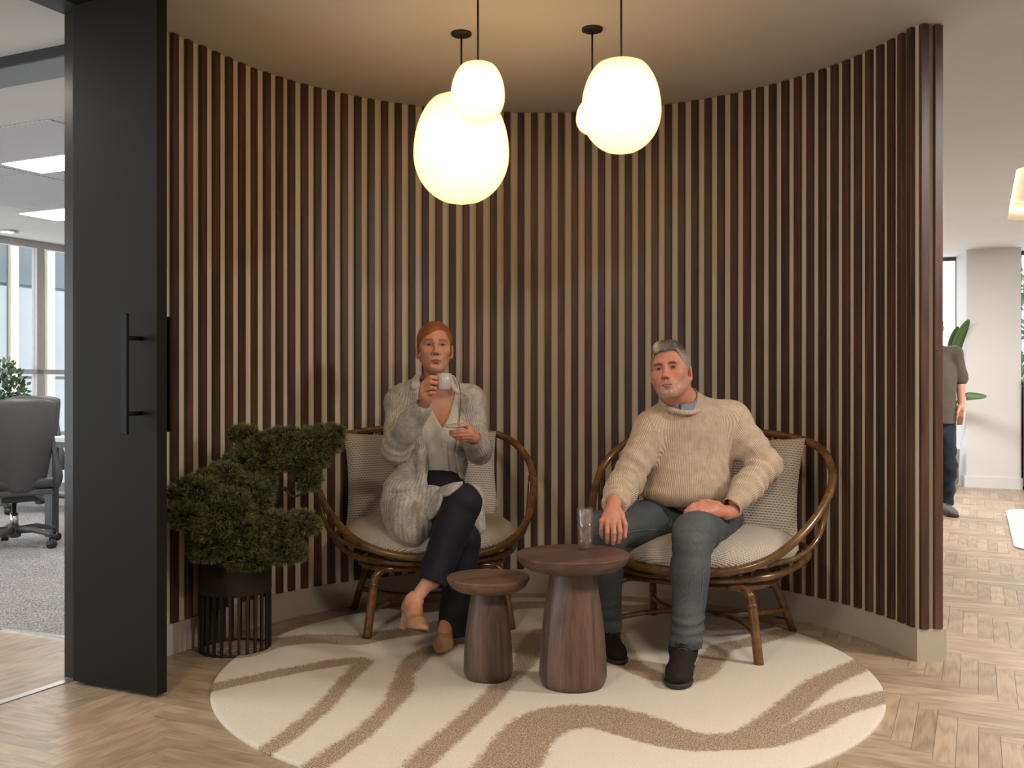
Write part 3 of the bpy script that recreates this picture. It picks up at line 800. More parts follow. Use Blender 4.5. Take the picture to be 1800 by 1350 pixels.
trunk = mobj('trunk', *tube(catmull(tp, 6), [.040, .034, .030, .027, .024, .02, .015, .008], 12), M['bark'], t)
for P, r0 in (([W3(483, 868, 4.36), W3(500, 858, 4.35), W3(512, 872, 4.34), W3(530, 868, 4.33), W3(548, 850, 4.33)], .009), ([W3(500, 862, 4.35), W3(512, 850, 4.34), W3(525, 842, 4.33)], .006),
              ([W3(470, 895, 4.36), W3(430, 890, 4.3), W3(380, 905, 4.2), W3(330, 900, 4.12)], .012), ([W3(450, 930, 4.36), W3(500, 925, 4.3), W3(545, 925, 4.28)], .01),
              ([W3(478, 838, 4.37), W3(520, 810, 4.36), W3(570, 775, 4.36)], .011), ([W3(476, 845, 4.37), W3(430, 840, 4.3), W3(380, 850, 4.22)], .010)):
    mobj('branch', *tube(catmull(P, 5), [r0, r0*.4], 8), M['bark'], t)
PADS = [(465,790,50,26,4.38),(500,775,40,22,4.40),(560,778,40,27,4.38),(585,762,18,13,4.36),(520,808,58,26,4.36),(440,815,48,28,4.34),(390,848,48,32,4.25),(345,872,46,34,4.14),(328,905,33,27,4.08),(395,895,55,36,4.16),(436,872,40,34,4.24),
        (420,940,62,34,4.22),(475,930,50,30,4.24),(528,922,36,22,4.27),(440,978,48,25,4.24),(368,962,36,28,4.18),(500,968,38,24,4.26),(541,843,22,22,4.34),(455,850,30,25,4.30),(365,925,40,25,4.12),(430,765,25,14,4.38),(400,835,20,18,4.2)]
C, D, S = [], [], []
for (px, py, rx, ry, Y) in PADS:
    n = int(rx*ry*.36)+40
    c = at(px, py, Y); k = Y/F
    d = RNG.normal(size=(n, 3)); d /= np.linalg.norm(d, axis=1)[:, None]
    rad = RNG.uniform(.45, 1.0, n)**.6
    off = d*rad[:, None]*np.array((rx*k, rx*k*.75, ry*k))
    keep = off[:, 2] > -ry*k*.75
    C.append((c+off)[keep]); D.append((d+np.array((0, -.1, .45)))[keep]); S.append(rad[keep])
C = np.concatenate(C); D = np.concatenate(D); S = np.concatenate(S)
an = C[:, 0]*WD[0]+C[:, 1]*WD[1]; C = C[an > -3.06]; D = D[an > -3.06]; S = S[an > -3.06]
nn = 20; m = len(C)
base_ = np.repeat(C, nn, 0); dd = np.repeat(D/np.linalg.norm(D, axis=1)[:, None], nn, 0)+RNG.normal(size=(m*nn, 3))*.48
dd /= np.linalg.norm(dd, axis=1)[:, None]; Ln = RNG.uniform(.018, .032, m*nn)
sd = np.cross(dd, RNG.normal(size=(m*nn, 3))); sd /= np.linalg.norm(sd, axis=1)[:, None]
b0 = base_+dd*.002; Vn = np.stack([b0-sd*.0018, b0+sd*.0018, b0+dd*Ln[:, None]], 1).reshape(-1, 3)
Fn = np.arange(m*nn*3).reshape(-1, 3)
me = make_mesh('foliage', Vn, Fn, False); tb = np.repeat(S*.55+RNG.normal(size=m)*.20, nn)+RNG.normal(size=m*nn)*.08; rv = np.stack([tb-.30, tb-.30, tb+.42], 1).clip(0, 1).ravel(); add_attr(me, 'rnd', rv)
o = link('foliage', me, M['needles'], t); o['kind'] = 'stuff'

# ------------------------------------------------------------------ office seen through the door opening
M['chair_shell'] = plain('grey_chair_plastic', (.085, .083, .085), .45, var=.05)
M['chair_seat'] = plain('dark_grey_upholstery', (.05, .055, .06), .55, var=.08, scale=60)
M['caster'] = plain('black_caster_plastic', (.02, .02, .021), .4, var=.1)
M['chrome'] = plain('chrome', (.6, .6, .6), .15, 1.0, var=.02)
def office_chair(cx, cy, rot, label):
    t = empty('office_chair', (cx, cy, .006), rot, label, 'chair', 'grey swivel chairs in the office')
    L = lambda nm, VF, mat, par=t, sm=True: mobj(nm, *VF, mat, par, sm, world=False)
    # local: the chair faces +y, its back is at -y
    n1, n2 = 22, 20; V = []
    for side in (0, 1):
        for i in range(n1):
            v = i/(n1-1)
            for j in range(n2):
                u = j/(n2-1)*2-1
                hw = .165+.065*min(1, v*1.15)**.8
                if v > .93: hw -= .03*((v-.93)/.07)**2
                x = u*hw; z = .40+v*.66; y = -.20-.06*v-.05*math.sin(v*2.6)+.075*u*u*(1-.3*v)+(0 if side == 0 else .03)
                if v > .97: z -= .02*u**4
                V.append((x, y, z))
    f = grid_faces(n1, n2); k = n1*n2; Fc = np.concatenate([f[:, ::-1], f+k])
    rim = [i*n2 for i in range(n1)]+[(n1-1)*n2+j for j in range(1, n2)]+[i*n2+n2-1 for i in range(n1-2, -1, -1)]+[j for j in range(n2-2, 0, -1)]
    R4 = np.array([(rim[i], rim[(i+1) % len(rim)], rim[(i+1) % len(rim)]+k, rim[i]+k) for i in range(len(rim))])
    L('backrest', (V, np.concatenate([Fc, R4])), M['chair_shell'])
    o = link('seat', bevel_me('seat', *box((-.235, -.2, 0), (.235, .26, .075)), .03, 4, True), M['chair_seat'], t, False); o.location.z = .42
    o = link('seat_pan', bevel_me('seat_pan', *box((-.215, -.19, 0), (.215, .22, .045)), .012, 2, False), M['chair_shell'], t, False); o.location.z = .372
    for s in (-1, 1):
        L('back_bracket', tube(catmull([(s*.205, -.20, .80), (s*.225, -.215, .62), (s*.245, -.21, .50), (s*.235, -.13, .415), (s*.20, .0, .40)], 6), [.012, .022, .030, .028, .02], 10), M['chair_shell'])
    L('mechanism', box((-.11, -.13, .325), (.11, .12, .375)), M['caster'], t, False)
    L('gas_spring', lathe([(.028, .13), (.028, .24), (.016, .242), (.016, .33)], 20), M['chrome'])
    L('hub', lathe([(.02, .06), (.045, .07), (.045, .13), (.03, .15)], 24), M['chair_shell'])
    for k in range(5):
        a = 2*math.pi*k/5+.3; c, s = math.cos(a), math.sin(a)
        leg = L('base_leg', tube([(c*.03, s*.03, .115), (c*.17, s*.17, .125), (c*.30, s*.30, .098), (c*.31, s*.31, .085)], [.026, .021, .015, .012], 10), M['chair_shell'])
        cx_, cy_ = c*.31, s*.31; d = (-s, c)
        L('stem', tube([(cx_, cy_, .05), (cx_, cy_, .095)], .008, 8), M['caster'], leg)
        for q in (-1, 1):
            ox, oy = cx_+d[0]*.014*q+c*.012, cy_+d[1]*.014*q+s*.012
            P = [(ox-d[0]*.010, oy-d[1]*.010, .029), (ox+d[0]*.010, oy+d[1]*.010, .029)]
            L('caster_wheel', tube(P, .029, 18), M['caster'], leg)
    return t
x = (25-900)/F*7.15; office_chair(x, 7.15, math.radians(39), 'grey office swivel chair nearest the dark door, seen from behind')
x = (66-900)/F*9.1; office_chair(x, 9.15, math.radians(10), 'grey office swivel chair farther back, mostly hidden behind the first one')
M['desk_top'] = plain('white_desk_top', (.62, .60, .57), .4, var=.02)
M['desk_leg'] = plain('dark_grey_desk_frame', (.07, .07, .075), .45, .2, var=.05)
lx, ly = gnd(91, 945); la, lb = toab(lx, ly)
t = empty('desk', (lx, ly, .006), 0, 'white topped desk on a dark metal frame behind the nearest office chair', 'desk')
mobj('tabletop', *abbox(la-.10, lb-.06, .735, la+1.9, lb+.80, .765), M['desk_top'], t, False)
for aa in (la, la+1.75):
    mobj('leg', *abbox(aa-.04, lb-.03, .006, aa+.04, lb+.03, .735), M['desk_leg'], t, False)
    mobj('leg', *abbox(aa-.04, lb+.69, .006, aa+.04, lb+.75, .735), M['desk_leg'], t, False)
    mobj('side_rail', *abbox(aa-.03, lb+.03, .69, aa+.03, lb+.69, .735), M['desk_leg'], t, False)
mobj('front_rail', *abbox(la+.04, lb-.02, .69, la+1.71, lb+.02, .735), M['desk_leg'], t, False)

def leafy(name, cx, cy, z0, spread, h, n, size, mat, seed):
    r = np.random.default_rng(seed)
    d = r.normal(size=(n, 3)); d /= np.linalg.norm(d, axis=1)[:, None]; rad = r.uniform(.2, 1, n)**.5
    c = np.array((cx, cy, z0+h/2))+d*rad[:, None]*np.array((spread, spread, h/2))
    ax = d+r.normal(size=(n, 3))*.6; ax /= np.linalg.norm(ax, axis=1)[:, None]
    sd = np.cross(ax, r.normal(size=(n, 3))); sd /= np.linalg.norm(sd, axis=1)[:, None]
    L = (size*r.uniform(.7, 1.2, n))[:, None]
    V = np.stack([c, c+ax*L*.45+sd*L*.32, c+ax*L, c+ax*L*.45-sd*L*.32], 1).reshape(-1, 3)
    return V, np.arange(n*4).reshape(-1, 4), np.repeat(r.uniform(0, 1, n), 4)
M['leaf'] = foliage_mat('green_leaves', (.03, .06, .025), (.08, .14, .06), (.20, .27, .14))
M['pot_pale'] = plain('pale_clay_pot', (.42, .33, .29), .6, var=.05)
cx_, cy_ = (0-900)/F*9.6, 9.6
t = empty('potted_shrub', (cx_, cy_, .006), 0, 'leafy green shrub behind the office chairs, by the windows', 'plant')
mobj('pot', *lathe([(.13, .006), (.17, .38), (.16, .385), (.15, .36), (.01, .35)], 32, (cx_, cy_, 0)), M['pot_pale'], t)
mobj('stem', *tube(catmull([(cx_, cy_, .35), (cx_+.03, cy_, .7), (cx_, cy_, 1.1)], 5), .012, 8), M['bark'], t)
V, Fc, rv = leafy('leaves', cx_, cy_, .62, .25, .80, 900, .062, M['leaf'], 4)
me = make_mesh('foliage', V, Fc, False); add_attr(me, 'rnd', rv); o = link('foliage', me, M['leaf'], t); o['kind'] = 'stuff'

# ------------------------------------------------------------------ corridor on the right
M['pale_rug'] = plain('white_wool_rug', (.60, .57, .55), .9, var=.06, scale=7, bump=.3)
V, Fc = prism(abpoly(rrect(.245, 7.80, 2.7, 10.35, .22)), 0, .012)
tag(mobj('area_rug', V, Fc, M['pale_rug'], smooth=False), 'white rug with rounded corners on the corridor floor at the right edge', 'rug')
M['cab_wood'] = walnut('oak_cabinet', (.30, .19, .11), .25, 'z', .8, .5, False)
M['cab_dark'] = walnut('dark_cabinet_side', (.075, .04, .024), .25, 'z', .8, .5, False)
cx_, cy_ = ab(1.2, 12.45)
t = empty('wooden_cabinet', (cx_, cy_, 0), 0, 'brown wooden cabinet with rounded edges under the window beside the pale column', 'cabinet')
def rounded(a0, b0, a1, b1, r, z0, z1): return prism(abpoly(rrect(a0, b0, a1, b1, r, 6)), z0, z1)
mobj('body', *rounded(.472, 12.27, 2.2, 12.66, .05, .04, 1.19), M['cab_dark'], t, False)
mobj('top', *rounded(.462, 12.26, 2.21, 12.67, .06, 1.19, 1.215), M['cab_wood'], t, False)
mobj('plinth', *abbox(.50, 12.30, 0, 2.17, 12.64, .04), M['cab_dark'], t, False)
for i in range(3):
    a0 = .525+i*.56; d = mobj('door', *abbox(a0, 12.255, .06, a0+.545, 12.272, 1.17), M['cab_wood'], t, False)
    mobj('knob', *lathe([(.012, 0), (.016, .012), (.005, .02)], 12, (*ab(a0+.06, 12.245), .62)), M['dark_metal'], d)
# bird of paradise in a pot, behind the standing man
M['big_leaf'] = foliage_mat('glossy_leaf', (.035, .085, .025), (.06, .13, .04), (.12, .20, .07)); 
cx_, cy_ = (1658-900)/F*11.45, 11.45
t = empty('bird_of_paradise', (cx_, cy_, 0), 0, 'tall potted plant with broad paddle leaves behind the standing man', 'plant')
mobj('pot', *lathe([(.12, 0), (.16, .04), (.175, .42), (.165, .43), (.155, .40), (.01, .39)], 32, (cx_, cy_, 0)), M['pot_pale'], t)
def paddle(P, w, nm='leaf'):
    """a broad leaf along the curve P (base to tip), half-width w, folded slightly along the midrib"""
    C_ = np.array(catmull(P, 8)); m_ = len(C_); V = []
    T = np.gradient(C_, axis=0); T /= np.linalg.norm(T, axis=1)[:, None]
    side = np.cross(T, np.array((0.25, -1.0, .15))); side /= np.linalg.norm(side, axis=1)[:, None]; nrm = np.cross(side, T)
    for i in range(m_):
        u = i/(m_-1); k = w*(math.sin(math.pi*min(1, u*.93+.05))**.65)
        for s in (-1, -.5, 0, .5, 1): V.append(C_[i]+side[i]*k*s-nrm[i]*k*.28*abs(s))
    f = grid_faces(m_, 5); me = make_mesh(nm, V, f); add_attr(me, 'rnd', np.tile([.3, .5, .9, .6, .4], m_)); me.materials.append(M['big_leaf'])
    o = link(nm, me, None, t); md = o.modifiers.new('s', 'SOLIDIFY'); md.thickness = .003
    return o
P0 = (cx_, cy_, .4)
for (A, B, C2, w) in (((1672, 700, 11.5), (1674, 612, 11.4), (1684, 574, 11.35), .06), ((1676, 700, 11.5), (1684, 610, 11.3), (1703, 562, 11.2), .072), ((1672, 740, 11.5), (1690, 698, 11.0), (1734, 697, 10.7), .055),
                      ((1664, 720, 11.6), (1655, 640, 11.6), (1648, 590, 11.6), .07), ((1676, 760, 11.5), (1684, 722, 11.2), (1692, 705, 11.1), .04), ((1662, 740, 11.6), (1645, 690, 11.5), (1620, 670, 11.4), .06)):
    A, B, C2 = W3(*A), W3(*B), W3(*C2)
    mobj('stalk', *tube(catmull([P0, ((P0[0]+A[0])/2+.01, (P0[1]+A[1])/2, (P0[2]+A[2])/2), A, tuple(.55*np.array(A)+.45*np.array(B))], 6), [.012, .006], 8), M['big_leaf'], t)
    paddle([tuple(.7*np.array(A)+.3*np.array(B)), B, C2], w)
# trees outside, beyond the corridor windows
for k_, (a, b, h, lab) in enumerate(((.9, 17.5, 3.2, 'round green tree outside the corridor window, close to the glass'), (2.6, 19, 4.0, 'taller green tree outside, beyond the corridor window'))):
    x, y = ab(a, b); t = empty('garden_tree', (x, y, -2), 0, lab, 'tree')
    mobj('trunk', *tube([(x, y, -2), (x, y, h*.5)], .07, 8), M['bark'], t)
    V, Fc, rv = leafy('f', x, y, .9, .9, h*.7, 900, .16, M['leaf'], 20+k_); me = make_mesh('crown', V, Fc, False); add_attr(me, 'rnd', rv)
    o = link('crown', me, M['leaf'], t); o['kind'] = 'stuff'
# ------------------------------------------------------------------ body modelling: smooth unions of limbs, meshed with surface nets
def V3(*a): return np.array(a, float)
def nrm(v): return np.asarray(v, float)/np.linalg.norm(v)
class Cap:                                                    # tapered capsule; flat: squash factor along an axis
    def __init__(s, a, b, ra, rb): s.a, s.b, s.ra, s.rb = V3(*a), V3(*b), ra, rb
    def bounds(s):
        r = max(s.ra, s.rb); return np.minimum(s.a, s.b)-r, np.maximum(s.a, s.b)+r
    def d(s, X, Y, Z):
        v = s.b-s.a; L = v@v+1e-12
        px, py, pz = X-s.a[0], Y-s.a[1], Z-s.a[2]
        t = np.clip((px*v[0]+py*v[1]+pz*v[2])/L, 0, 1)
        return np.sqrt((px-t*v[0])**2+(py-t*v[1])**2+(pz-t*v[2])**2)-(s.ra+(s.rb-s.ra)*t)
    def grow(s, g): return Cap(s.a, s.b, s.ra+g, s.rb+g)
class Ell:
    def __init__(s, c, r, R=None): s.c, s.r, s.R = V3(*c), V3(*r), (None if R is None else np.array(R, float))
    def bounds(s):
        m = s.r if s.R is None else np.sqrt(((s.R*s.r[None, :])**2).sum(1)); return s.c-m, s.c+m
    def d(s, X, Y, Z):
        p = (X-s.c[0], Y-s.c[1], Z-s.c[2])
        if s.R is not None: p = tuple(s.R[0, i]*p[0]+s.R[1, i]*p[1]+s.R[2, i]*p[2] for i in range(3))
        k0 = np.sqrt(sum((p[i]/s.r[i])**2 for i in range(3))); k1 = np.sqrt(sum((p[i]/s.r[i]**2)**2 for i in range(3)))+1e-9
        return k0*(k0-1)/k1
    def grow(s, g): return Ell(s.c, s.r+g, s.R)
class Fn:
    def __init__(s, f, lo, hi): s.f, s.lo, s.hi = f, V3(*lo), V3(*hi)
    def bounds(s): return s.lo, s.hi
    def d(s, X, Y, Z): return s.f(X, Y, Z)
def smin(a, b, k):
    if k <= 0: return np.minimum(a, b)
    h = np.maximum(k-np.abs(a-b), 0)/k; return np.minimum(a, b)-h*h*k*.25
class Vol:
    def __init__(s, lo, hi, res):
        s.lo = V3(*lo); s.res = res; n = np.ceil((V3(*hi)-s.lo)/res).astype(int)+1
        s.ax = [(s.lo[i]+np.arange(n[i])*res).astype(np.float32) for i in range(3)]; s.d = np.full(n, .2, np.float32)
    def block(s, p, m):
        lo, hi = p.bounds(); sl = []
        for i in range(3):
            a = int(np.floor((lo[i]-m-s.lo[i])/s.res)); b = int(np.ceil((hi[i]+m-s.lo[i])/s.res))+1
            sl.append(slice(max(a, 0), max(0, min(b, len(s.ax[i])))))
        return tuple(sl)
    def ev(s, p, sl):
        return p.d(s.ax[0][sl[0]][:, None, None], s.ax[1][sl[1]][None, :, None], s.ax[2][sl[2]][None, None, :])
    def add(s, p, k=.0):
        sl = s.block(p, k+.02)
        if min(x.stop-x.start for x in sl) > 0: s.d[sl] = smin(s.d[sl], s.ev(p, sl), k)
        return s
    def cut(s, p, k=.0):
        sl = s.block(p, k+.02)
        if min(x.stop-x.start for x in sl) > 0: s.d[sl] = -smin(-s.d[sl], s.ev(p, sl), k)
        return s
    def cutfn(s, f, k=.004):                                  # remove the region where f < 0
        v = f(s.ax[0][:, None, None], s.ax[1][None, :, None], s.ax[2][None, None, :])
        s.d = -smin(-s.d, np.broadcast_to(v, s.d.shape).astype(np.float32), k); return s
    def at(s, p):
        i = np.clip(np.round((np.asarray(p)-s.lo)/s.res).astype(int), 0, np.array(s.d.shape)-1); return s.d[tuple(i)]
    def mesh(s, smooth=1):
        d = s.d; ins = d < 0; nx, ny, nz = d.shape
        cnt = np.zeros((nx-1, ny-1, nz-1), np.int8); offs = [(i, j, k) for i in (0, 1) for j in (0, 1) for k in (0, 1)]
        for (i, j, k) in offs: cnt += ins[i:nx-1+i, j:ny-1+j, k:nz-1+k]
        act = (cnt > 0) & (cnt < 8); ii = np.argwhere(act)
        idx = np.full(act.shape, -1, np.int32); idx[act] = np.arange(len(ii))
        acc = np.zeros((len(ii), 3)); n = np.zeros(len(ii))
        for a in offs:
            for ax in range(3):
                if a[ax]: continue
                b = list(a); b[ax] = 1
                va = d[ii[:, 0]+a[0], ii[:, 1]+a[1], ii[:, 2]+a[2]]; vb = d[ii[:, 0]+b[0], ii[:, 1]+b[1], ii[:, 2]+b[2]]
                m = (va < 0) != (vb < 0); t = np.where(m, va/np.where(m, va-vb, 1), 0)
                p = np.array(a, float)[None].repeat(len(ii), 0); p[:, ax] += t; acc[m] += p[m]; n += m
        Vv = s.lo+(ii+acc/n[:, None])*s.res; Q = []
        for ax in range(3):
            o = [x for x in range(3) if x != ax]
            A = np.moveaxis(ins, ax, 0); e = A[:-1] != A[1:]
            e = np.moveaxis(e, 0, ax); w = np.argwhere(e); w = w[(w[:, o[0]] > 0) & (w[:, o[1]] > 0) & (w[:, o[0]] < act.shape[o[0]]) & (w[:, o[1]] < act.shape[o[1]])]
            c = []
            for (da, db) in ((-1, -1), (0, -1), (0, 0), (-1, 0)):
                q = w.copy(); q[:, o[0]] += da; q[:, o[1]] += db; c.append(idx[q[:, 0], q[:, 1], q[:, 2]])
            q = np.stack(c, 1); flip = ins[w[:, 0], w[:, 1], w[:, 2]] ^ (ax == 1)
            q[~flip] = q[~flip][:, ::-1]; Q.append(q)
        Q = np.concatenate(Q); Q = Q[(Q >= 0).all(1)]
        for _ in range(smooth): Vv = lap(Vv, Q, .5)
        return Vv, Q
def lap(V, Q, w=.5):
    n = len(V); S = np.zeros((n, 3)); c = np.zeros(n)
    for a, b in ((0, 1), (1, 2), (2, 3), (3, 0)):
        for i in range(3):
            S[:, i] += np.bincount(Q[:, a], V[Q[:, b], i], n)+np.bincount(Q[:, b], V[Q[:, a], i], n)
        c += np.bincount(Q[:, a], minlength=n)+np.bincount(Q[:, b], minlength=n)
    return V*(1-w)+w*S/np.maximum(c, 1)[:, None]
def vnorm(V, Q):
    fn = np.cross(V[Q[:, 2]]-V[Q[:, 0]], V[Q[:, 3]]-V[Q[:, 1]]); N = np.zeros_like(V)
    for a in range(4):
        for i in range(3): N[:, i] += np.bincount(Q[:, a], fn[:, i], len(V))
    return N/(np.linalg.norm(N, axis=1)[:, None]+1e-12)
def fbm(P, freq, seed, n=10, stretch=(1, 1, 1)):
    """soft wavy noise, about -1..1"""
    r = np.random.default_rng(seed); out = np.zeros(len(P)); Q = P*np.array(stretch)
    W = Q+.25/freq*np.stack([np.sin(Q@r.normal(size=3)*freq*.7+r.uniform(0, 6)) for _ in range(3)], 1)
    for i in range(n):
        k = nrm(r.normal(size=3))*freq*r.uniform(.6, 1.6); out += np.sin(W@k+r.uniform(0, 6.28))
    return out/math.sqrt(n)
def ridge(P, freq, seed, stretch=(1, 1, 1)): return 1-np.abs(fbm(P, freq, seed, 6, stretch)).clip(0, 1.5)*1.3
def rotm(yaw=0, pitch=0, roll=0):
    cy, sy = math.cos(yaw), math.sin(yaw); cp, sp = math.cos(pitch), math.sin(pitch); cr, sr = math.cos(roll), math.sin(roll)
    Rz = np.array(((cy, -sy, 0), (sy, cy, 0), (0, 0, 1))); Rx = np.array(((1, 0, 0), (0, cp, -sp), (0, sp, cp))); Ry = np.array(((cr, 0, -sr), (0, 1, 0), (sr, 0, cr)))
    return Rz@Rx@Ry
def joinq(*ms):
    V, Q, n = [], [], 0
    for v, q in ms: V.append(v); Q.append(q+n); n += len(v)
    return np.concatenate(V), np.concatenate(Q)
def bell(x, w): return np.exp(-(x/w)**2)

# ---- head in its own frame: x to the viewer's right, -y the way the face looks, z up, eyes at z = 0
def head_parts(man, neck=(0, .040, -.24)):  # neck: the point the neck runs to
    w = 1.03 if man else 1.0
    nb, mz = (-.047, -.074) if man else (-.048, -.076)        # nose base, mouth height
    v = Vol((-.105, -.135, -.195), (.105, .150, .135), .00165)
    v.add(Ell((0, .014, .036), (.076*w, .096, .083)))
    v.add(Ell((0, -.022, -.02), ((.068 if man else .0625), .066, .088)), .03)
    v.add(Ell((0, -.045, -.055), (.048*w, .046, .058)), .03)
    for s in (-1, 1):
        v.add(Ell((s*.043, -.060, -.022), (.022, .02, .02)), .025)
        v.add(Cap((s*(.062 if man else .053), .0, -.055), (s*.018, -.070, -.104), .015 if man else .012, .015), .03)
    v.add(Ell((0, -.078, -.101), (.022 if man else .017, .017, .016)), .022)
    v.add(Cap((-.036, -.078, .022), (.036, -.078, .022), .013 if man else .010, .013 if man else .010), .022)
    for s in (-1, 1):
        v.cut(Ell((s*.031, -.100, .000), (.021, .019, .0125)), .014)
        v.add(Ell((s*.0315, -.0715, .0), (.0155, .0135, .0135)), .006)
    # nose
    v.add(Cap((0, -.086, .014), (0, -.109, nb+.014), .0072, .0098 if man else .0085), .014)
    v.add(Ell((0, -.112, nb+.010), (.0105 if man else .0095, .0095, .0085)), .008)
    for s in (-1, 1):
        v.add(Ell((s*.0125, -.100, nb+.006), (.0078, .010, .0075)), .011)
        v.cut(Ell((s*.0066, -.107, nb-.0015), (.0042, .0058, .0045)), .002)
    # lips
    v.add(Ell((0, -.085, mz+.006), (.026, .012, .014)), .022)
    v.add(Cap((-.017, -.0915, mz+.0035), (.017, -.0915, mz+.0035), .0042, .0042), .006)
    v.add(Ell((0, -.0945, mz+.0045), (.011, .0055, .0042)), .004)
    v.add(Ell((0, -.0925, mz-.0062), (.0165, .0072, .0058)), .005)
    P = [(-.022, -.085, mz-.001), (-.012, -.0950, mz), (0, -.0972, mz-.0004), (.012, -.0950, mz), (.022, -.085, mz-.001)]
        
    for (a, b), (r0, r1) in zip(zip(P[:-1], P[1:]), ((.0003, .0009), (.0009, .0010), (.0010, .0009), (.0009, .0003))): v.cut(Cap(a, b, r0, r1), .0022)
    v.cut(Ell((0, -.098, mz-.018), (.016, .009, .006)), .010)
    # eyelid slits
    for s in (-1, 1): v.cut(Ell((s*.0315, -.092, -.0005), (.0125, .014, .0029 if man else .0033)), .0018)
    # ears
    for s in (-1, 1):
        R = rotm(s*.45, -.15)
        v.add(Ell((s*.078*w, .018, -.010), (.0085, .019, .030), R), .008)
        v.cut(Ell((s*.0895*w, .010, -.010), (.0055, .012, .020), R), .004)
        v.add(Ell((s*.077*w, .012, -.042), (.007, .010, .010)), .008)
    # neck
    rn = .060 if man else .050
    v.add(Cap((0, .022, -.06), neck, rn, rn+.004), .03)
    return v
def skin_color(Vl, man, base, inten=1.0):
    """albedo from anatomy: lips, brows, blush, stubble; eye socket shade painted in"""
    x, y, z = Vl.T; nb, mz = (-.047, -.074) if man else (-.048, -.076)
    c = np.tile(np.array(base), (len(Vl), 1)); front = y < -.055
    def blend(m, col, k=1.0):
        m = (m*k).clip(0, 1)[:, None]; c[:] = c*(1-m)+np.array(col)*m
    red = np.array(base)*np.array((1.06, .72, .66))
    ax = np.abs(x)
    blend(bell(ax-.042, .02)*bell(z+.03, .02)*front, red, .55 if man else .35)
    blend(bell(x, .015)*bell(z-nb-.01, .012)*(y < -.09), red, .6 if man else .35)
    blend((ax > .073)*bell(z+.01, .05)*bell(y-.02, .03), red, .8)
    blend(bell(ax-.0315, .017)*bell(z+.001, .011)*front, np.array(base)*(.42, .31, .29), .80)       # socket and lid shade plus eye makeup, put into the skin colour
    blend(np.exp(-((z-.0034+((ax-.0315)/.02)**2*.006)/.0017)**2)*np.exp(-((ax-.0315)/.0135)**4)*front, (.05, .03, .025), .9)      # lash line
    t = ((ax-.012)/.036).clip(0, 1); bz = .0195+.0055*np.sin(t*2.4)-.004*t
    if man: bz = bz-.003
    blend(np.exp(-((z-bz)/(.0050 if man else .0036))**2)*((ax-.008)/.008).clip(0, 1)*((.053-ax)/.010).clip(0, 1)*(y < -.05), (.055, .04, .03) if man else (.10, .055, .038), .92)
    lw = (1-(x/.024)**2).clip(0, 1)
    blend((z < mz+.0085*lw)*(z > mz-.0135*lw)*(ax < .024)*(y < -.075)*(lw > 0), (.33, .085, .075) if not man else (.42, .17, .14), .85)
    blend(bell(z-mz, .0020)*(ax < .022)*(y < -.07), (.06, .02, .02), .95)
    for s in (-1, 1): blend(bell(x-s*.0066, .0042)*bell(z-nb+.002, .0040)*(y < -.092), (.05, .02, .015), .95)
    if man:
        g = np.array((.36, .27, .20)); n = .5+.5*fbm(Vl, 420, 5, 8)
        jaw = ((-.070+.030*(ax/.06)**2-z)/.012).clip(0, 1)*((.008-y)/.02).clip(0, 1)*((z+.130)/.012).clip(0, 1)
        must = bell(z-(mz+.014), .0055)*(ax < .032)*(y < -.07)
        lipm = (np.hypot(x/.023, (z-mz+.001)/.011) < 1)
        under = bell(x, .010)*bell(z-mz+.019, .007)
        blend(jaw*(~lipm)*(.6+.4*n)*(.6+.4*bell(x, .05)), g, .62); blend(must*(~lipm)*(.5+.5*n), g, .75)
        blend(bell(x, .030)*bell(z+.104, .014)*(y < -.05)*(.5+.5*n), (.50, .43, .36), .6); _ = under
    return c
def place_head(Vl, c, R, s): return np.asarray(c)+s*(Vl@R.T)

def hand_vol(wrist, fingers, thumb, scale=1.0, wr=.025, back=None, res=.0021):
    """fingers: four lists of knuckle, middle joint, end joint, tip; thumb: base, joint, tip (world points)"""
    allp = np.array([wrist]+[p for f in fingers for p in f]+list(thumb)+([back] if back is not None else []))
    v = Vol(allp.min(0)-.045, allp.max(0)+.045, res); s = scale
    if back is not None: v.add(Cap(back, wrist, wr*1.08, wr))
    mc = [np.array(f[0]) for f in fingers]; ctr = sum(mc)/4
    for i, f in enumerate(fingers):
        w2 = np.array(wrist)*.72+mc[i]*.28
        v.add(Cap(w2, mc[i], .0165*s, .0112*s), .014)
    v.add(Ell(np.array(wrist)*.5+ctr*.5, (.026*s, .024*s, .026*s)), .02)
    for i, f in enumerate(fingers):
        r = (.0096, .0098, .0092, .0080)[i]*s
        v.add(Cap(f[0], f[1], r*1.08, r*.95), .005); v.add(Cap(f[1], f[2], r*.97, r*.86), .003); v.add(Cap(f[2], f[3], r*.87, r*.72), .003)
    t = thumb; v.add(Cap(np.array(wrist)*.65+np.array(t[0])*.35, t[0], .017*s, .0145*s), .014); v.add(Cap(t[0], t[1], .0135*s, .0108*s), .008); v.add(Cap(t[1], t[2], .0108*s, .0082*s), .004)
    return v
def hand_px(w, fs, th, **kw):
    return hand_vol(at(*w), [[at(*p) for p in f] for f in fs], [at(*p) for p in th], **kw)
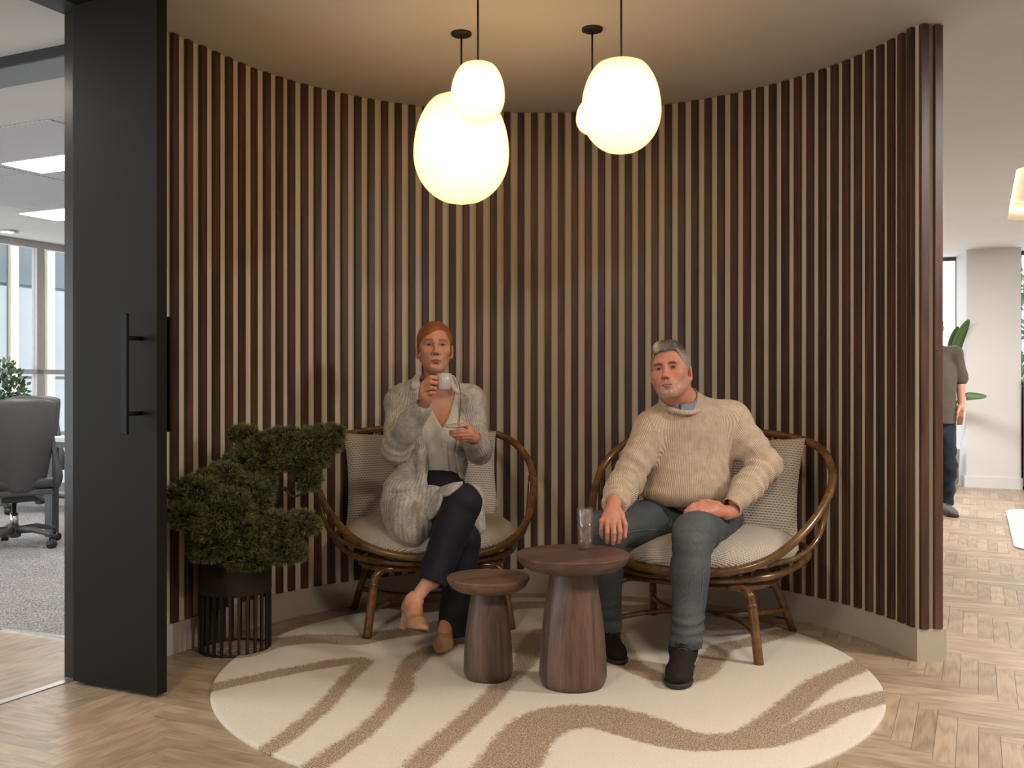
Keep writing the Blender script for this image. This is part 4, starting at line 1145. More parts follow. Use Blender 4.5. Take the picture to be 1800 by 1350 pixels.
def eyes(parent, c, R, s, iris):
    for sx in (-1, 1):
        Vv, Fc, mi = [], [], []
        n = 20; rr = .0122*s
        for i in range(n+1):
            a = math.pi*i/n
            for j in range(n):
                b = 2*math.pi*j/n; Vv.append((rr*math.sin(a)*math.cos(b), -rr*math.cos(a), rr*math.sin(a)*math.sin(b)))
        for i in range(n):
            for j in range(n): Fc.append((i*n+j, i*n+(j+1) % n, (i+1)*n+(j+1) % n, (i+1)*n+j)); mi.append(2 if i < 2 else (1 if i < 4 else 0))
        o3 = np.asarray(c)+s*(R@np.array((sx*.0315, -.0728, -.0005)))
        W = np.array(Vv)@R.T+o3
        me = make_mesh('eye', W, np.array(Fc)); o = link('eye', me, [M['sclera'], iris, M['pupil']], parent); me.polygons.foreach_set('material_index', np.array(mi, np.int32))
def skin_mat(name):
    m = NT(name); c = m.attr('Col', 'Color'); v = m.coord('Object')
    n = m.noise(v, 60, 3); c = m.mix(1.0, c, m.ramp(n, [(.3, (.93, .91, .90)), (.7, (1, 1, 1))]), 'MULTIPLY')
    m.color(c); m.p(Roughness=.48); m.b.inputs['Subsurface Weight'].default_value = .12; m.b.inputs['Subsurface Radius'].default_value = (.012, .004, .002); m.b.inputs['Subsurface Scale'].default_value = 1.0
    m.b.inputs['Specular IOR Level'].default_value = .35
    m.bump(m.noise(v, 420, 2), .12, .001)
    return m.m
M['skin'] = skin_mat('skin')
M['sclera'] = plain('eye_white', (.34, .29, .27), .2, var=.02); M['pupil'] = plain('pupil', (.006, .005, .005), .1, var=.01)
M['iris_brown'] = plain('brown_iris', (.06, .032, .018), .15, var=.2, scale=300); M['iris_grey'] = plain('grey_iris', (.045, .043, .038), .15, var=.2, scale=300)
def hair_mat(name):
    m = NT(name); c = m.attr('Col', 'Color'); s = m.attr('strand')
    w = m.math('SINE', m.math('MULTIPLY', s, 2200.0)); n = m.noise(m.coord(), 120, 3, .6)
    f = m.math('ADD', m.math('MULTIPLY', w, .10), n)
    m.color(m.mix(1.0, c, m.ramp(f, [(.2, (.62, .60, .58)), (.8, (1.15, 1.12, 1.1))]), 'MULTIPLY')); m.p(Roughness=.42); m.bump(f, .5, .003)
    return m.m
M['hair'] = hair_mat('hair')
def knit_mat(name, dark, lightc, pitch, depth=.5, vertical=True, heather=.5):
    """knitwear: ribs follow the stored 'rib' coordinate, fine stitches on top"""
    m = NT(name); v = m.coord('Object'); r = m.attr('rib'); q = m.attr('along')
    w = m.math('SINE', m.math('MULTIPLY', r, 2*math.pi/pitch)); st = m.math('SINE', m.math('MULTIPLY', q, 2*math.pi/(pitch*.55)))
    n = m.noise(v, 150, 4, .7); n2 = m.noise(v, 28, 3, .6)
    f = m.math('ADD', m.math('MULTIPLY', n, heather), m.math('MULTIPLY', n2, 1-heather))
    c = m.ramp(f, [(.32, dark), (.62, lightc)])
    c = m.mix(.5, c, m.ramp(w, [(.0, (.82, .80, .78)), (.6, (1, 1, 1))]), 'MULTIPLY')  # rib groove shade multiplied into the yarn colour
    m.color(c); m.p(Roughness=.92); m.b.inputs['Sheen Weight'].default_value = .2
    h = m.math('ADD', m.math('ADD', m.math('MULTIPLY', w, .5), m.math('MULTIPLY', st, .05)), m.math('MULTIPLY', n, .5)); m.bump(h, depth, .006)
    return m.m
def cloth_mat(name, dark, lightc, rough=.8, scale=300, big=9, sheen=.1, bump=.25):
    m = NT(name); v = m.coord('Object'); n = m.noise(v, scale, 3, .7); n2 = m.noise(v, big, 3, .55)
    m.b.inputs['Specular IOR Level'].default_value = .25
    m.color(m.ramp(m.math('ADD', m.math('MULTIPLY', n, .45), m.math('MULTIPLY', n2, .55)), [(.35, dark), (.65, lightc)])); m.p(Roughness=rough); m.bump(n, bump, .002)
    m.b.inputs['Sheen Weight'].default_value = sheen
    return m.m
def denim_mat():
    m = NT('blue_grey_denim'); v = m.coord('Object'); n = m.noise(m.mapping(v, (1, 1, .3)), 330, 3, .75); wv = m.attr('wear')
    c = m.ramp(n, [(.3, (.024, .032, .040)), (.55, (.052, .064, .074)), (.75, (.105, .12, .13))])
    c = m.mix(m.math('MULTIPLY', wv, .75, clamp=True), c, m.ramp(n, [(.3, (.105, .11, .112)), (.7, (.20, .205, .205))]))
    m.color(c); m.p(Roughness=.82); m.bump(n, .3, .002)
    return m.m
def limb_coords(V, segs, frames=None):
    """per vertex: coordinate around and along the nearest limb segment (a, b, radius, reference direction)"""
    best = np.full(len(V), 1e9); rib = np.zeros(len(V)); al = np.zeros(len(V)); off = 0.0
    for (a, b, r, ref) in segs:
        a, b = np.asarray(a), np.asarray(b); ax = b-a; L = np.linalg.norm(ax); ax = ax/L; p = V-a; t = p@ax
        q = p-t[:, None]*ax; dist = np.hypot(np.linalg.norm(q, axis=1), np.maximum(0, np.maximum(-t, t-L)))/r
        e1 = nrm(np.asarray(ref, float)-ax*np.dot(ref, ax)); e2 = np.cross(ax, e1)
        th = np.arctan2(q@e2, q@e1); m = dist < best
        best[m] = dist[m]; rib[m] = th[m]*r; al[m] = t[m]
    return rib, al
def patch(name, rows, mat, parent, th=.004, sub=3):
    """a small sheet through rows of world points, given real thickness"""
    n, k = len(rows), len(rows[0]); A = np.array(rows, float)
    V = A.reshape(-1, 3); o = link(name, make_mesh(name, V, grid_faces(n, k)), mat, parent)
    md = o.modifiers.new('sub', 'SUBSURF'); md.levels = md.render_levels = sub
    md = o.modifiers.new('sol', 'SOLIDIFY'); md.thickness = th; md.offset = 0
    return o
def surf(vol, px, py, off=.004, y0=3.6, y1=5.2):
    """the point of a volume's surface seen at a pixel of the frame, lifted a little off it"""
    Y = y0
    while Y < y1:
        if vol.at(at(px, py, Y)) < off: return at(px, py, Y)
        Y += vol.res*.7
    return at(px, py, (y0+y1)/2)
# ------------------------------------------------------------------ footwear in its own frame: x heel to toe, z up
def frame(o, f, up, s=1.0):
    f = nrm(f); up = np.asarray(up, float); up = nrm(up-f*np.dot(up, f)); sd = np.cross(up, f)
    R = np.stack([f, sd, up], 1); o = np.asarray(o, float)
    return lambda V: o+s*(np.asarray(V)@R.T)
def pump(parent, T, mats, skin_out, ankle=.15):
    v = Vol((-.05, -.06, -.01), (.29, .06, .22), .0026)
    v.add(Ell((.022, 0, .104), (.034, .0305, .046))); v.add(Cap((.022, 0, .085), (.10, 0, .058), .028, .030), .02)
    v.add(Cap((.10, 0, .056), (.175, 0, .028), .029, .033), .02); v.add(Ell((.165, 0, .026), (.058, .040, .028)), .02); v.add(Ell((.215, 0, .019), (.048, .026, .018)), .02)
    v.cutfn(lambda X, Y, Z: Z-np.interp(X, [-.05, .0, .05, .11, .15, .3], [.077, .075, .062, .027, .004, .004]), .003)
    v.cut(Ell((.084, 0, .118), (.074, .0280, .052)), .004); v.cut(Ell((.07, 0, .170), (.11, .05, .036)), .004)
    A = v.mesh(1); sh = mobj('shoe', T(A[0]), A[1], mats, parent)
    fn = vnorm(*A)[A[1]].mean(1); under = (fn[:, 2] < -.72) & (A[0][A[1]][:, :, 2].mean(1) < .08); sh.data.polygons.foreach_set('material_index', under.astype(np.int32))
    h = Vol((-.05, -.05, -.01), (.10, .05, .11), .0026); h.add(Cap((.014, 0, .078), (.006, 0, .0), .024, .012)); h.cutfn(lambda X, Y, Z: Z-.001+0*X); h.cutfn(lambda X, Y, Z: .076-Z+0*X-.35*X, .002)
    B = h.mesh(1); mobj('heel', T(B[0]), B[1], mats[0], sh)
    k = Vol((-.06, -.07, -.01), (.27, .07, .30), .003)
    k.add(Cap((.060, 0, ankle+.005), (.052, 0, .112), .029, .030)); k.add(Ell((.030, 0, .088), (.026, .024, .030)), .02); k.add(Cap((.052, 0, .112), (.11, 0, .070), .029, .024), .03); k.add(Cap((.10, 0, .078), (.175, 0, .03), .026, .022), .02)
    k.add(Ell((.056, .026, .122), (.011, .009, .011)), .014); k.add(Ell((.056, -.026, .122), (.011, .009, .011)), .014)
    C_ = k.mesh(1); skin_out.append((T(C_[0]), C_[1]))
def boot(parent, T, mats, s=1.0):
    v = Vol((-.05, -.08, -.01), (.34, .08, .26), .003)
    v.add(Ell((.045, 0, .055), (.047, .038, .058))); v.add(Cap((.05, 0, .065), (.20, 0, .043), .046, .042), .03); v.add(Ell((.235, 0, .034), (.066, .045, .036)), .03)
    v.add(Cap((.055, 0, .09), (.044, 0, .18), .047, .036), .03)
    v.cutfn(lambda X, Y, Z: Z-.016+0*X, .003); v.cutfn(lambda X, Y, Z: .150-Z+0*X, .003)
    for i in range(3): v.cut(Cap((.085+.02*i, -.05, .13-.018*i), (.085+.02*i, .05, .13-.018*i), .0016, .0016), .008)
    A = v.mesh(1); sh = mobj('boot', T(A[0]), A[1], mats[0], parent)
    w = Vol((-.05, -.08, -.01), (.34, .08, .04), .003); w.add(Cap((.045, 0, .02), (.225, 0, .02), .043, .047)); w.add(Ell((.24, 0, .02), (.068, .049, .04)), .02)
    w.cutfn(lambda X, Y, Z: Z+0*X, .002); w.cutfn(lambda X, Y, Z: .020-Z+0*X, .003)
    B = w.mesh(1); mobj('sole', T(B[0]), B[1], mats[1], sh)
    L = []
    for i in range(4):
        x = .100+.017*i; z = .128-.0145*i
        L.append(tube(catmull([(x, -.022, z-.006), (x+.006, 0, z+.003), (x-.002, .022, z-.006)], 4), .0022, 6)); L.append(tube(catmull([(x+.012, -.022, z-.014), (x+.002, 0, z+.0), (x-.004, .022, z-.004)], 4), .0022, 6))
    Vv, Fc = merge(*L); mobj('laces', T(np.array(Vv)), Fc, mats[2], sh)
def finish_body(name, skins, cols, root_xy, label):
    V, Q = joinq(*skins); me = make_mesh(name, V-np.array((*root_xy, 0)), Q); add_attr(me, 'Col', cols, 'COLOR')
    o = link(name, me, M['skin']); o.location = (*root_xy, 0); return tag(o, label, 'person')

# ================================================================== the woman
M['cardigan'] = knit_mat('grey_heather_knit', (.21, .195, .175), (.60, .565, .515), .0105, .35, heather=.55)
M['blouse'] = cloth_mat('ivory_silk', (.52, .48, .43), (.64, .60, .55), .45, 90, 7, .1, .06)
M['navy'] = cloth_mat('navy_twill', (.007, .007, .012), (.013, .012, .020), .7, 500, 6, .02, .12)
M['shoe_sole'] = cloth_mat('brown_shoe_sole', (.07, .035, .018), (.10, .05, .028), .45, 60, 6, 0, .05)
M['tan_leather'] = cloth_mat('tan_leather', (.38, .22, .12), (.46, .28, .16), .4, 60, 6, 0, .05)
def woman():
    P = at; base = (.60, .310, .205)
    hc, hs = P(764, 611.5, 4.80), 1.05; HR = rotm(.135, -.14, -.01)
    ch, wa, pe = P(764, 748, 4.86), P(770, 815, 4.87), P(763, 888, 4.85)
    SL, SR = P(703, 705, 4.87), P(823, 703, 4.87); EL, ER = P(695, 788, 4.72), P(843, 792, 4.76)
    WL, WR_ = P(749, 704, 4.52), P(833, 769, 4.55)
    neck0 = P(766, 682, 4.85)
    torso = [(Ell(ch, (.150, .100, .165)), 0), (Ell(wa, (.120, .090, .13)), .06), (Ell(pe, (.165, .12, .125)), .06), (Cap(SL, SR, .048, .048), .05),
             (Cap(neck0, SL, .050, .040), .04), (Cap(neck0, SR, .050, .040), .04),
             (Ell(P(738, 762, 4.775), (.055, .045, .055)), .05), (Ell(P(792, 762, 4.775), (.055, .045, .055)), .05)]
    hipU, knU, anU = P(785, 890, 4.80), P(812, 883, 4.37), P(761, 1020, 4.25)
    hipL, knL, anL = P(742, 900, 4.82), P(814, 948, 4.47), P(796, 1108, 4.44)
    # skin: head, body, hands, feet
    hv = head_parts(False, tuple(HR.T@(neck0+np.array((0, .01, -.02))-hc)/hs)); hV, hQ = hv.mesh(1); hcol = skin_color(hV, False, base); head = (place_head(hV, hc, HR, hs), hQ)
    lo, hi = np.array((-.85, 3.95, 0.02)), np.array((.15, 5.1, 1.3))
    b = Vol(lo, hi, .0055)
    for p, k in torso: b.add(p, k)
    b.add(Cap(neck0, P(765, 665, 4.83), .052, .05), .04)
    for a_, c_, r0, r1 in ((SL, EL, .042, .036), (EL, WL+.25*(EL-WL), .036, .028), (SR, ER, .042, .036), (ER, WR_+.25*(ER-WR_), .036, .028), (hipU, knU, .075, .052), (knU, anU, .050, .036), (hipL, knL, .075, .052), (knL, anL+np.array((0, 0, .03)), .05, .034)): b.add(Cap(a_, c_, r0, r1), .03)
    fu_ = frame(P(706, 1107, 4.235), (.43, -.88, .17), (.36, 0, .94), 1.06); b.add(Cap(anU+.1*(knU-anU), fu_(np.array(((.066, 0, .126),)))[0], .034, .027), .02)
    bV, bQ = b.mesh(2)
    skins = [head, (bV, bQ)]
    h1 = hand_px((749, 704, 4.52),
        [[(745,674,4.478),(757,663,4.455),(766,664.5,4.468),(767.5,668,4.487)], [(742,681,4.470),(757,671.5,4.450),(766.5,673,4.468),(766,677,4.488)], [(742.5,688,4.474),(757,681.5,4.455),(765,682.5,4.472),(762.5,685,4.492)], [(746,695,4.484),(757,690.5,4.465),(763.5,690.5,4.478),(760.5,692,4.497)]],
        [(752,691,4.515),(757,675,4.508),(767,663.5,4.500)], scale=1.05, wr=.026, back=P(741, 718, 4.56))
    h2 = hand_px((834, 769, 4.55),
        [[(826,758,4.465),(811,758.5,4.432),(799,759.5,4.440),(791,759,4.455)], [(828,763,4.470),(811,764,4.437),(799,764.5,4.445),(792,763,4.460)], [(829,768,4.480),(813,768.5,4.45),(804,769,4.46),(798,767.5,4.47)], [(829,772,4.495),(816,772.5,4.468),(809,772.5,4.472),(803,771.5,4.48)]],
        [(829,758,4.49),(821,748.5,4.468),(809,747.5,4.455)], scale=1.05, wr=.026, back=P(840, 776, 4.60))
    for h in (h1, h2): skins.append(h.mesh(1))
    feet = []
    root_xy = (float(pe[0]), 4.60)
    root = bpy.data.objects.new('tmp', None); root.location = (*root_xy, 0)
    loc0 = Vector((*root_xy, 0))
    class Pz: pass
    # feet need the parent for the shoes: build skin first
    fu = frame(P(706, 1107, 4.235), (.43, -.88, .17), (.36, 0, .94), 1.06)
    fl = frame((P(789, 1000, 4.44)[0], 4.505, .013), (-.10, -1, 0), (0, 0, 1), 1.06)
    ank = fu(np.array(((.034, 0, .165),)))[0]; b_extra = Cap(anU+.1*(knU-anU), ank, .040, .036)
    tmp = []
    dummy = bpy.data.objects.new('dummy', None)
    holder = []
    def cols(n): return np.tile(np.array(base), (n, 1))
    body = None
    # build shoes after the body exists; collect foot skin through a first pass
    def make_feet(parent):
        out = []; pump(parent, fu, [M['tan_leather'], M['shoe_sole']], out, .125); pump(parent, fl, [M['tan_leather'], M['shoe_sole']], out); return out
    bpy.data.objects.remove(dummy); bpy.data.objects.remove(root)
    body = bpy.data.objects.new('person', bpy.data.meshes.new('person')); COL.objects.link(body); body.location = (*root_xy, 0)
    skins += make_feet(body)
    V, Q = joinq(*skins)
    col = np.concatenate([hcol]+[cols(len(s[0])) for s in skins[1:]])
    chest = bell(np.hypot(V[:, 0]-P(772, 735, 4.75)[0], V[:, 2]-P(772, 735, 4.75)[2]), .09)*(V[:, 1] < 4.82)*(np.arange(len(V)) >= len(hV))
    col = col*(1-.25*chest[:, None]*np.array((.1, .6, .6)))
    n_h = len(hV)+len(bV); hands = np.arange(len(V)) >= n_h; col[hands] *= np.array((1.02, .90, .86))
    me = make_mesh('person', V-np.array((*root_xy, 0)), Q); add_attr(me, 'Col', col, 'COLOR'); me.materials.append(M['skin'])
    old = body.data; body.data = me; bpy.data.meshes.remove(old)
    tag(body, 'red haired woman in a grey cardigan holding a small cup to her mouth, legs crossed', 'person')
    eyes(body, hc, HR, hs, M['iris_brown'])
    # hair
    v = Vol((-.11, -.13, -.09), (.11, .14, .15), .0020)
    v.add(Ell((0, .016, .037), (.0825, .102, .0895))); v.add(Ell((0, .085, .02), (.05, .045, .05)), .03)
    zx = [-.09, -.072, -.062, -.053, -.03, -.01, .012, .032, .048, .060, .069, .09]; zz_ = [-.03, -.02, .005, .022, .045, .060, .070, .069, .058, .036, .010, -.03]
    v.cutfn(lambda X, Y, Z: np.maximum(Z-np.interp(X, zx, zz_), Y+.016-.10*np.maximum(0, Z)), .006)
    v.cutfn(lambda X, Y, Z: np.maximum(Z+.028+.6*np.minimum(Y-.03, 0.05), Y-.12), .006)
    A, Qh = v.mesh(2); N = vnorm(A, Qh)
    strand = np.arctan2(A[:, 0]-.012, A[:, 2]+.01)*.085
    A = A+N*(.0003*np.sin(strand*700+4*fbm(A, 18, 12))+.0010*fbm(A, 45, 8))[:, None]
    hcl = np.array((.33, .115, .036))*(1+.22*fbm(A, 40, 3)[:, None]*np.array((1, 1, 1)))
    me = make_mesh('hair', place_head(A, hc, HR, hs), Qh); add_attr(me, 'Col', hcl.clip(.01, 1), 'COLOR'); add_attr(me, 'strand', strand); link('hair', me, M['hair'], body)
    # blouse
    v = Vol((-.75, 4.55, .60), (.05, 5.06, 1.22), .0042)
    for p, k in torso: v.add(p.grow(.007), k)
    v.add(Cap(neck0, P(765, 668, 4.83), .062, .060), .03)
    tip = P(777, 753, 4.74); lft = P(743, 680, 4.74); rgt = P(800, 682, 4.74)
    def vneck(X, Y, Z):
        t = (Z-tip[2])/(lft[2]-tip[2]); xl = tip[0]+(lft[0]-tip[0])*np.clip(t, 0, 1.6)**.8; xr = tip[0]+(rgt[0]-tip[0])*np.clip(t, 0, 1.6)**.62
        return np.maximum(np.maximum(xl-X, X-xr), np.maximum(tip[2]-Z, Y-4.86))
    v.cutfn(vneck, .004); nz = P(765, 672, 4.83)[2]
    v.cutfn(lambda X, Y, Z: nz-Z+0*X+.25*(Y-4.83), .003)
    blv = v; A, Qb = v.mesh(1); N = vnorm(A, Qb); w = fbm(A, 55, 11, 8, (1, .5, .45)); A = A+N*(.0035*w)[:, None]
    mobj('blouse', A, Qb, M['blouse'], body)
    # cardigan
    v = Vol((-.86, 4.35, .40), (.12, 5.12, 1.24), .0042)
    for p, k in torso: v.add(p.grow(.021), k)
    v.add(Ell(P(745, 880, 4.84), (.185, .15, .15)), .08)
    v.add(Ell(P(715, 884, 4.67), (.116, .13, .125)), .06); v.add(Ell(P(726, 914, 4.61), (.105, .13, .128)), .08); v.add(Cap(P(742, 684, 4.86), P(712, 694, 4.86), .062, .060), .03)
    v.add(Ell(P(826, 884, 4.62), (.068, .10, .10)), .05); v.add(Cap(P(828, 880, 4.60), P(836, 924, 4.52), .045, .030), .04)
    v.add(Cap(P(722, 790, 4.83), P(714, 862, 4.74), .060, .075), .06); v.add(Cap(P(741, 745, 4.755), P(741, 806, 4.725), .016, .022), .03); v.add(Cap(P(741, 806, 4.725), P(742, 866, 4.585), .022, .028), .03); v.add(Ell(P(694, 852, 4.72), (.055, .08, .045)), .03)
    v.cut(Cap(P(672, 872, 4.585), P(728, 864, 4.545), .012, .014), .022)
    v.add(Ell(P(772, 874, 4.62), (.070, .09, .055)), .05)
    v.add(Cap(SL, EL, .070, .062), .035); v.add(Cap(EL, EL+.45*(WL-EL), .064, .060), .03); v.add(Cap(EL+.4*(WL-EL), WL+.13*(EL-WL), .060, .041), .03)
    v.add(Cap(SR, ER, .068, .061), .035); v.add(Cap(ER, ER+.45*(WR_-ER), .062, .056), .03); v.add(Cap(ER+.4*(WR_-ER), WR_+.10*(ER-WR_), .056, .042), .03)
    # the open front: everything before the body between the two edges is removed
    zt = [P(0, y, 4.72)[2] for y in (870, 845, 800, 760, 690, 655)]; xl = [P(x, 0, 4.72)[0] for x in (752, 752, 752, 745, 733, 733)]; xr = [P(x, 0, 4.72)[0] for x in (806, 806, 799, 806, 806, 800)]
    zt, xl, xr = zt, xl, xr
    armL = lambda X, Y, Z: Cap(EL, WL, .058, .042).d(X, Y, Z)-.012
    armR = lambda X, Y, Z: Cap(ER, WR_, .058, .042).d(X, Y, Z)-.010
    zlow = P(0, 853, 4.72)[2]
    def openf(X, Y, Z):
        a = np.maximum(np.interp(Z, zt, xl)-X, X-np.interp(Z, zt, xr)); a = np.maximum(np.maximum(a, Y-4.86), zlow-Z)
        return np.maximum(a, -np.minimum(armL(X, Y, Z), armR(X, Y, Z)))
    v.cutfn(openf, .008)
    # hollow neck
    v.cut(Cap(P(766, 700, 4.84), P(765, 640, 4.83), .066, .072), .008)
    # cuffs end at the wrists; the open shell below the hips is closed against the thighs
    for W_, E_ in ((WL, EL), (WR_, ER)):
        d = nrm(W_-E_); o = W_+.10*(E_-W_)
        v.cut(Fn(lambda X, Y, Z, d=d, o=o: np.maximum(-((X-o[0])*d[0]+(Y-o[1])*d[1]+(Z-o[2])*d[2]), np.sqrt((X-o[0])**2+(Y-o[1])**2+(Z-o[2])**2)-.09), o-.1, o+.1), .004)
        c0 = W_+.24*(E_-W_); v.add(Cap(o+d*-.012, c0, .0425, .0455), .006)                       # ribbed cuff
        v.cut(Cap(o+d*.03, o-d*.03, .031, .031), .002)
    crd = v; A, Qc = v.mesh(1); N = vnorm(A, Qc)
    low = (1-((A[:, 2]-.62)/.20).clip(0, 1))
    wv = .006*fbm(A, 34, 21, 8, (1, .6, .55))+.011*low*fbm(A, 42, 22, 8, (1, .7, .28))
    for el, far in ((EL, WL), (ER, WR_)):
        near = bell(np.linalg.norm(A-el, axis=1), .10); ax = nrm(far-el); wv += near*.0035*np.sin((A-el)@nrm(ax+np.array((0, 0, .9)))*150+fbm(A, 25, 5)*1.4)
    A = A+N*wv[:, None]
    rib, al = limb_coords(A, [(P(764, 690, 4.86), pe, .16, (0, -1, 0)), (SL, EL, .065, (0, -1, 0)), (EL, WL, .052, (.4, -1, 0)), (SR, ER, .065, (0, -1, 0)), (ER, WR_, .052, (0, -1, .2))])
    me = make_mesh('cardigan', A, Qc); add_attr(me, 'rib', rib); add_attr(me, 'along', al); cd = link('cardigan', me, M['cardigan'], body)
    # collar points and front band of the blouse
    def S(x, y, o=.014): return surf(crd, x, y, o, 4.3)
    def SB(x, y, o=.006): return surf(blv, x, y, o, 4.3)
    yk = P(735, 655, 4.80)
    patch('collar', [[P(744, 655, 4.78), P(738, 656, 4.77), P(731, 658, 4.77)], [S(735, 668), S(728, 668), S(720, 669)], [S(734.5, 681), S(728, 684), S(721.5, 686)]], M['blouse'], body, .004, 1)
    patch('collar', [[P(792, 657, 4.80), P(797, 660, 4.79), P(800, 663, 4.78)], [P(793, 672, 4.745), S(800, 674), S(805, 677)], [P(795, 686, 4.735), S(803, 690), S(810, 693)]], M['blouse'], body, .004, 1)
    patch('placket', [[SB(x0, y, .003), SB(x1, y, .003)] for y, x0, x1 in ((757, 774, 781), (775, 776, 784), (795, 778, 787), (815, 779, 789), (835, 780, 790))], M['blouse'], body, .003, 2)
    # trousers
    v = Vol((-.68, 4.08, .03), (-.02, 5.02, .84), .0045)
    v.add(Ell(P(768, 870, 4.83), (.150, .118, .145)))
    v.add(Cap(hipL, knL, .100, .076), .05); v.add(Cap(knL, anL, .076, .064), .02)
    v.add(Cap(hipU, knU, .100, .083), .02); v.add(Cap(knU, knU+.35*(anU-knU), .083, .080), .02); v.add(Cap(knU+.3*(anU-knU), anU, .080, .064), .02)
    for k_, a_ in ((knU, anU), (knL, anL)):
        d = nrm(a_-k_); o = a_+d*.012; dd = d if a_ is anU else np.array((0, 0, -1.)); o = o if a_ is anU else a_+np.array((0, 0, -.020))
        v.cut(Fn(lambda X, Y, Z, d=dd, o=o: np.maximum(-((X-o[0])*d[0]+(Y-o[1])*d[1]+(Z-o[2])*d[2]), np.sqrt((X-o[0])**2+(Y-o[1])**2+(Z-o[2])**2)-.10), o-.11, o+.11), .003)
        v.cut(Cap(o+dd*.03, o-dd*.05, .054, .052), .003)
    A, Qt = v.mesh(1); N = vnorm(A, Qt); A = A+N*(.0035*fbm(A, 30, 41, 8)+.006*bell(np.linalg.norm(A-knU, axis=1), .09)*fbm(A, 55, 42, 8, (1, 1, 1.8))+.004*bell(np.linalg.norm(A-anU, axis=1), .09)*fbm(A, 60, 43))[:, None]
    mobj('trousers', A, Qt, M['navy'], body)
    trv = v
    # loose tie ends lying over the lap
    def S2(x, y, o=.010):
        p_, q_ = surf(crd, x, y, o, 4.1), surf(trv, x, y, o, 4.1); return p_ if p_[1] < q_[1] else q_
    for rows in ([[(767, 866), (773, 866), (779, 869)], [(758, 882), (766, 886), (773, 889)], [(751, 897), (758, 902), (764, 907)], [(748, 906), (753, 911), (757, 915)]],
                 [[(773, 858), (771, 864), (771, 870)], [(786, 853), (784, 863), (783, 876)], [(800, 850), (797, 858), (793, 867)], [(816, 847), (812, 851), (806, 857)]]):
        t_ = patch('tie_end', [[S2(*p) for p in r] for r in rows], M['cardigan'], cd, .011, 2); add_attr(t_.data, 'rib', [.02*k for _ in rows for k in range(3)])
    tv = Vol((-.45, 4.2, .55), (-.20, 4.75, .80), .004); q1 = S2(772, 864, .004)
    tv.add(Ell(q1, (.020, .018, .016))); A, Qt = tv.mesh(1); mobj('tie_knot', A+vnorm(A, Qt)*(.003*fbm(A, 90, 31))[:, None], Qt, M['cardigan'], cd)
    return body
woman()
# cup in her hand and saucer in the other
M['china'] = plain('grey_white_china', (.52, .50, .47), .25, var=.02, scale=8)
c = at(780.5, 671, 4.50); cy0, cr, chh = c[2]-.0375, .0335, .075
t = empty('coffee_cup', (c[0], c[1], cy0), 0, 'small pale cup held up to the mouth of the red haired woman', 'cup')
mobj('cup', *lathe([(.001, .0), (.026, 0), (.031, .006), (cr, .02), (cr, chh), (cr-.0012, chh+.001), (cr-.003, chh-.001), (cr-.003, .02), (.02, .008), (.001, .007)], 40, (c[0], c[1], cy0)), M['china'], t)
mobj('handle', *tube(catmull([(c[0]-cr+.002, c[1]-.002, cy0+.060), (c[0]-cr-.018, c[1]-.004, cy0+.062), (c[0]-cr-.024, c[1]-.005, cy0+.042), (c[0]-cr-.016, c[1]-.004, cy0+.022), (c[0]-cr+.002, c[1]-.002, cy0+.020)], 6), .0042, 8), M['china'], t)
c = at(801.5, 751.5, 4.455)
t = empty('saucer', tuple(c), 0, 'small round saucer resting on the fingers of the red haired woman', 'saucer')
o = mobj('dish', *lathe([(.001, .004), (.024, .004), (.034, .006), (.052, .013), (.0535, .0145), (.052, .0155), (.033, .0085), (.024, .0065), (.001, .0062)], 44, (0, 0, 0)), M['china'], t, world=False); o.rotation_euler = (math.radians(7), math.radians(-4), 0); o.location.z = -.004

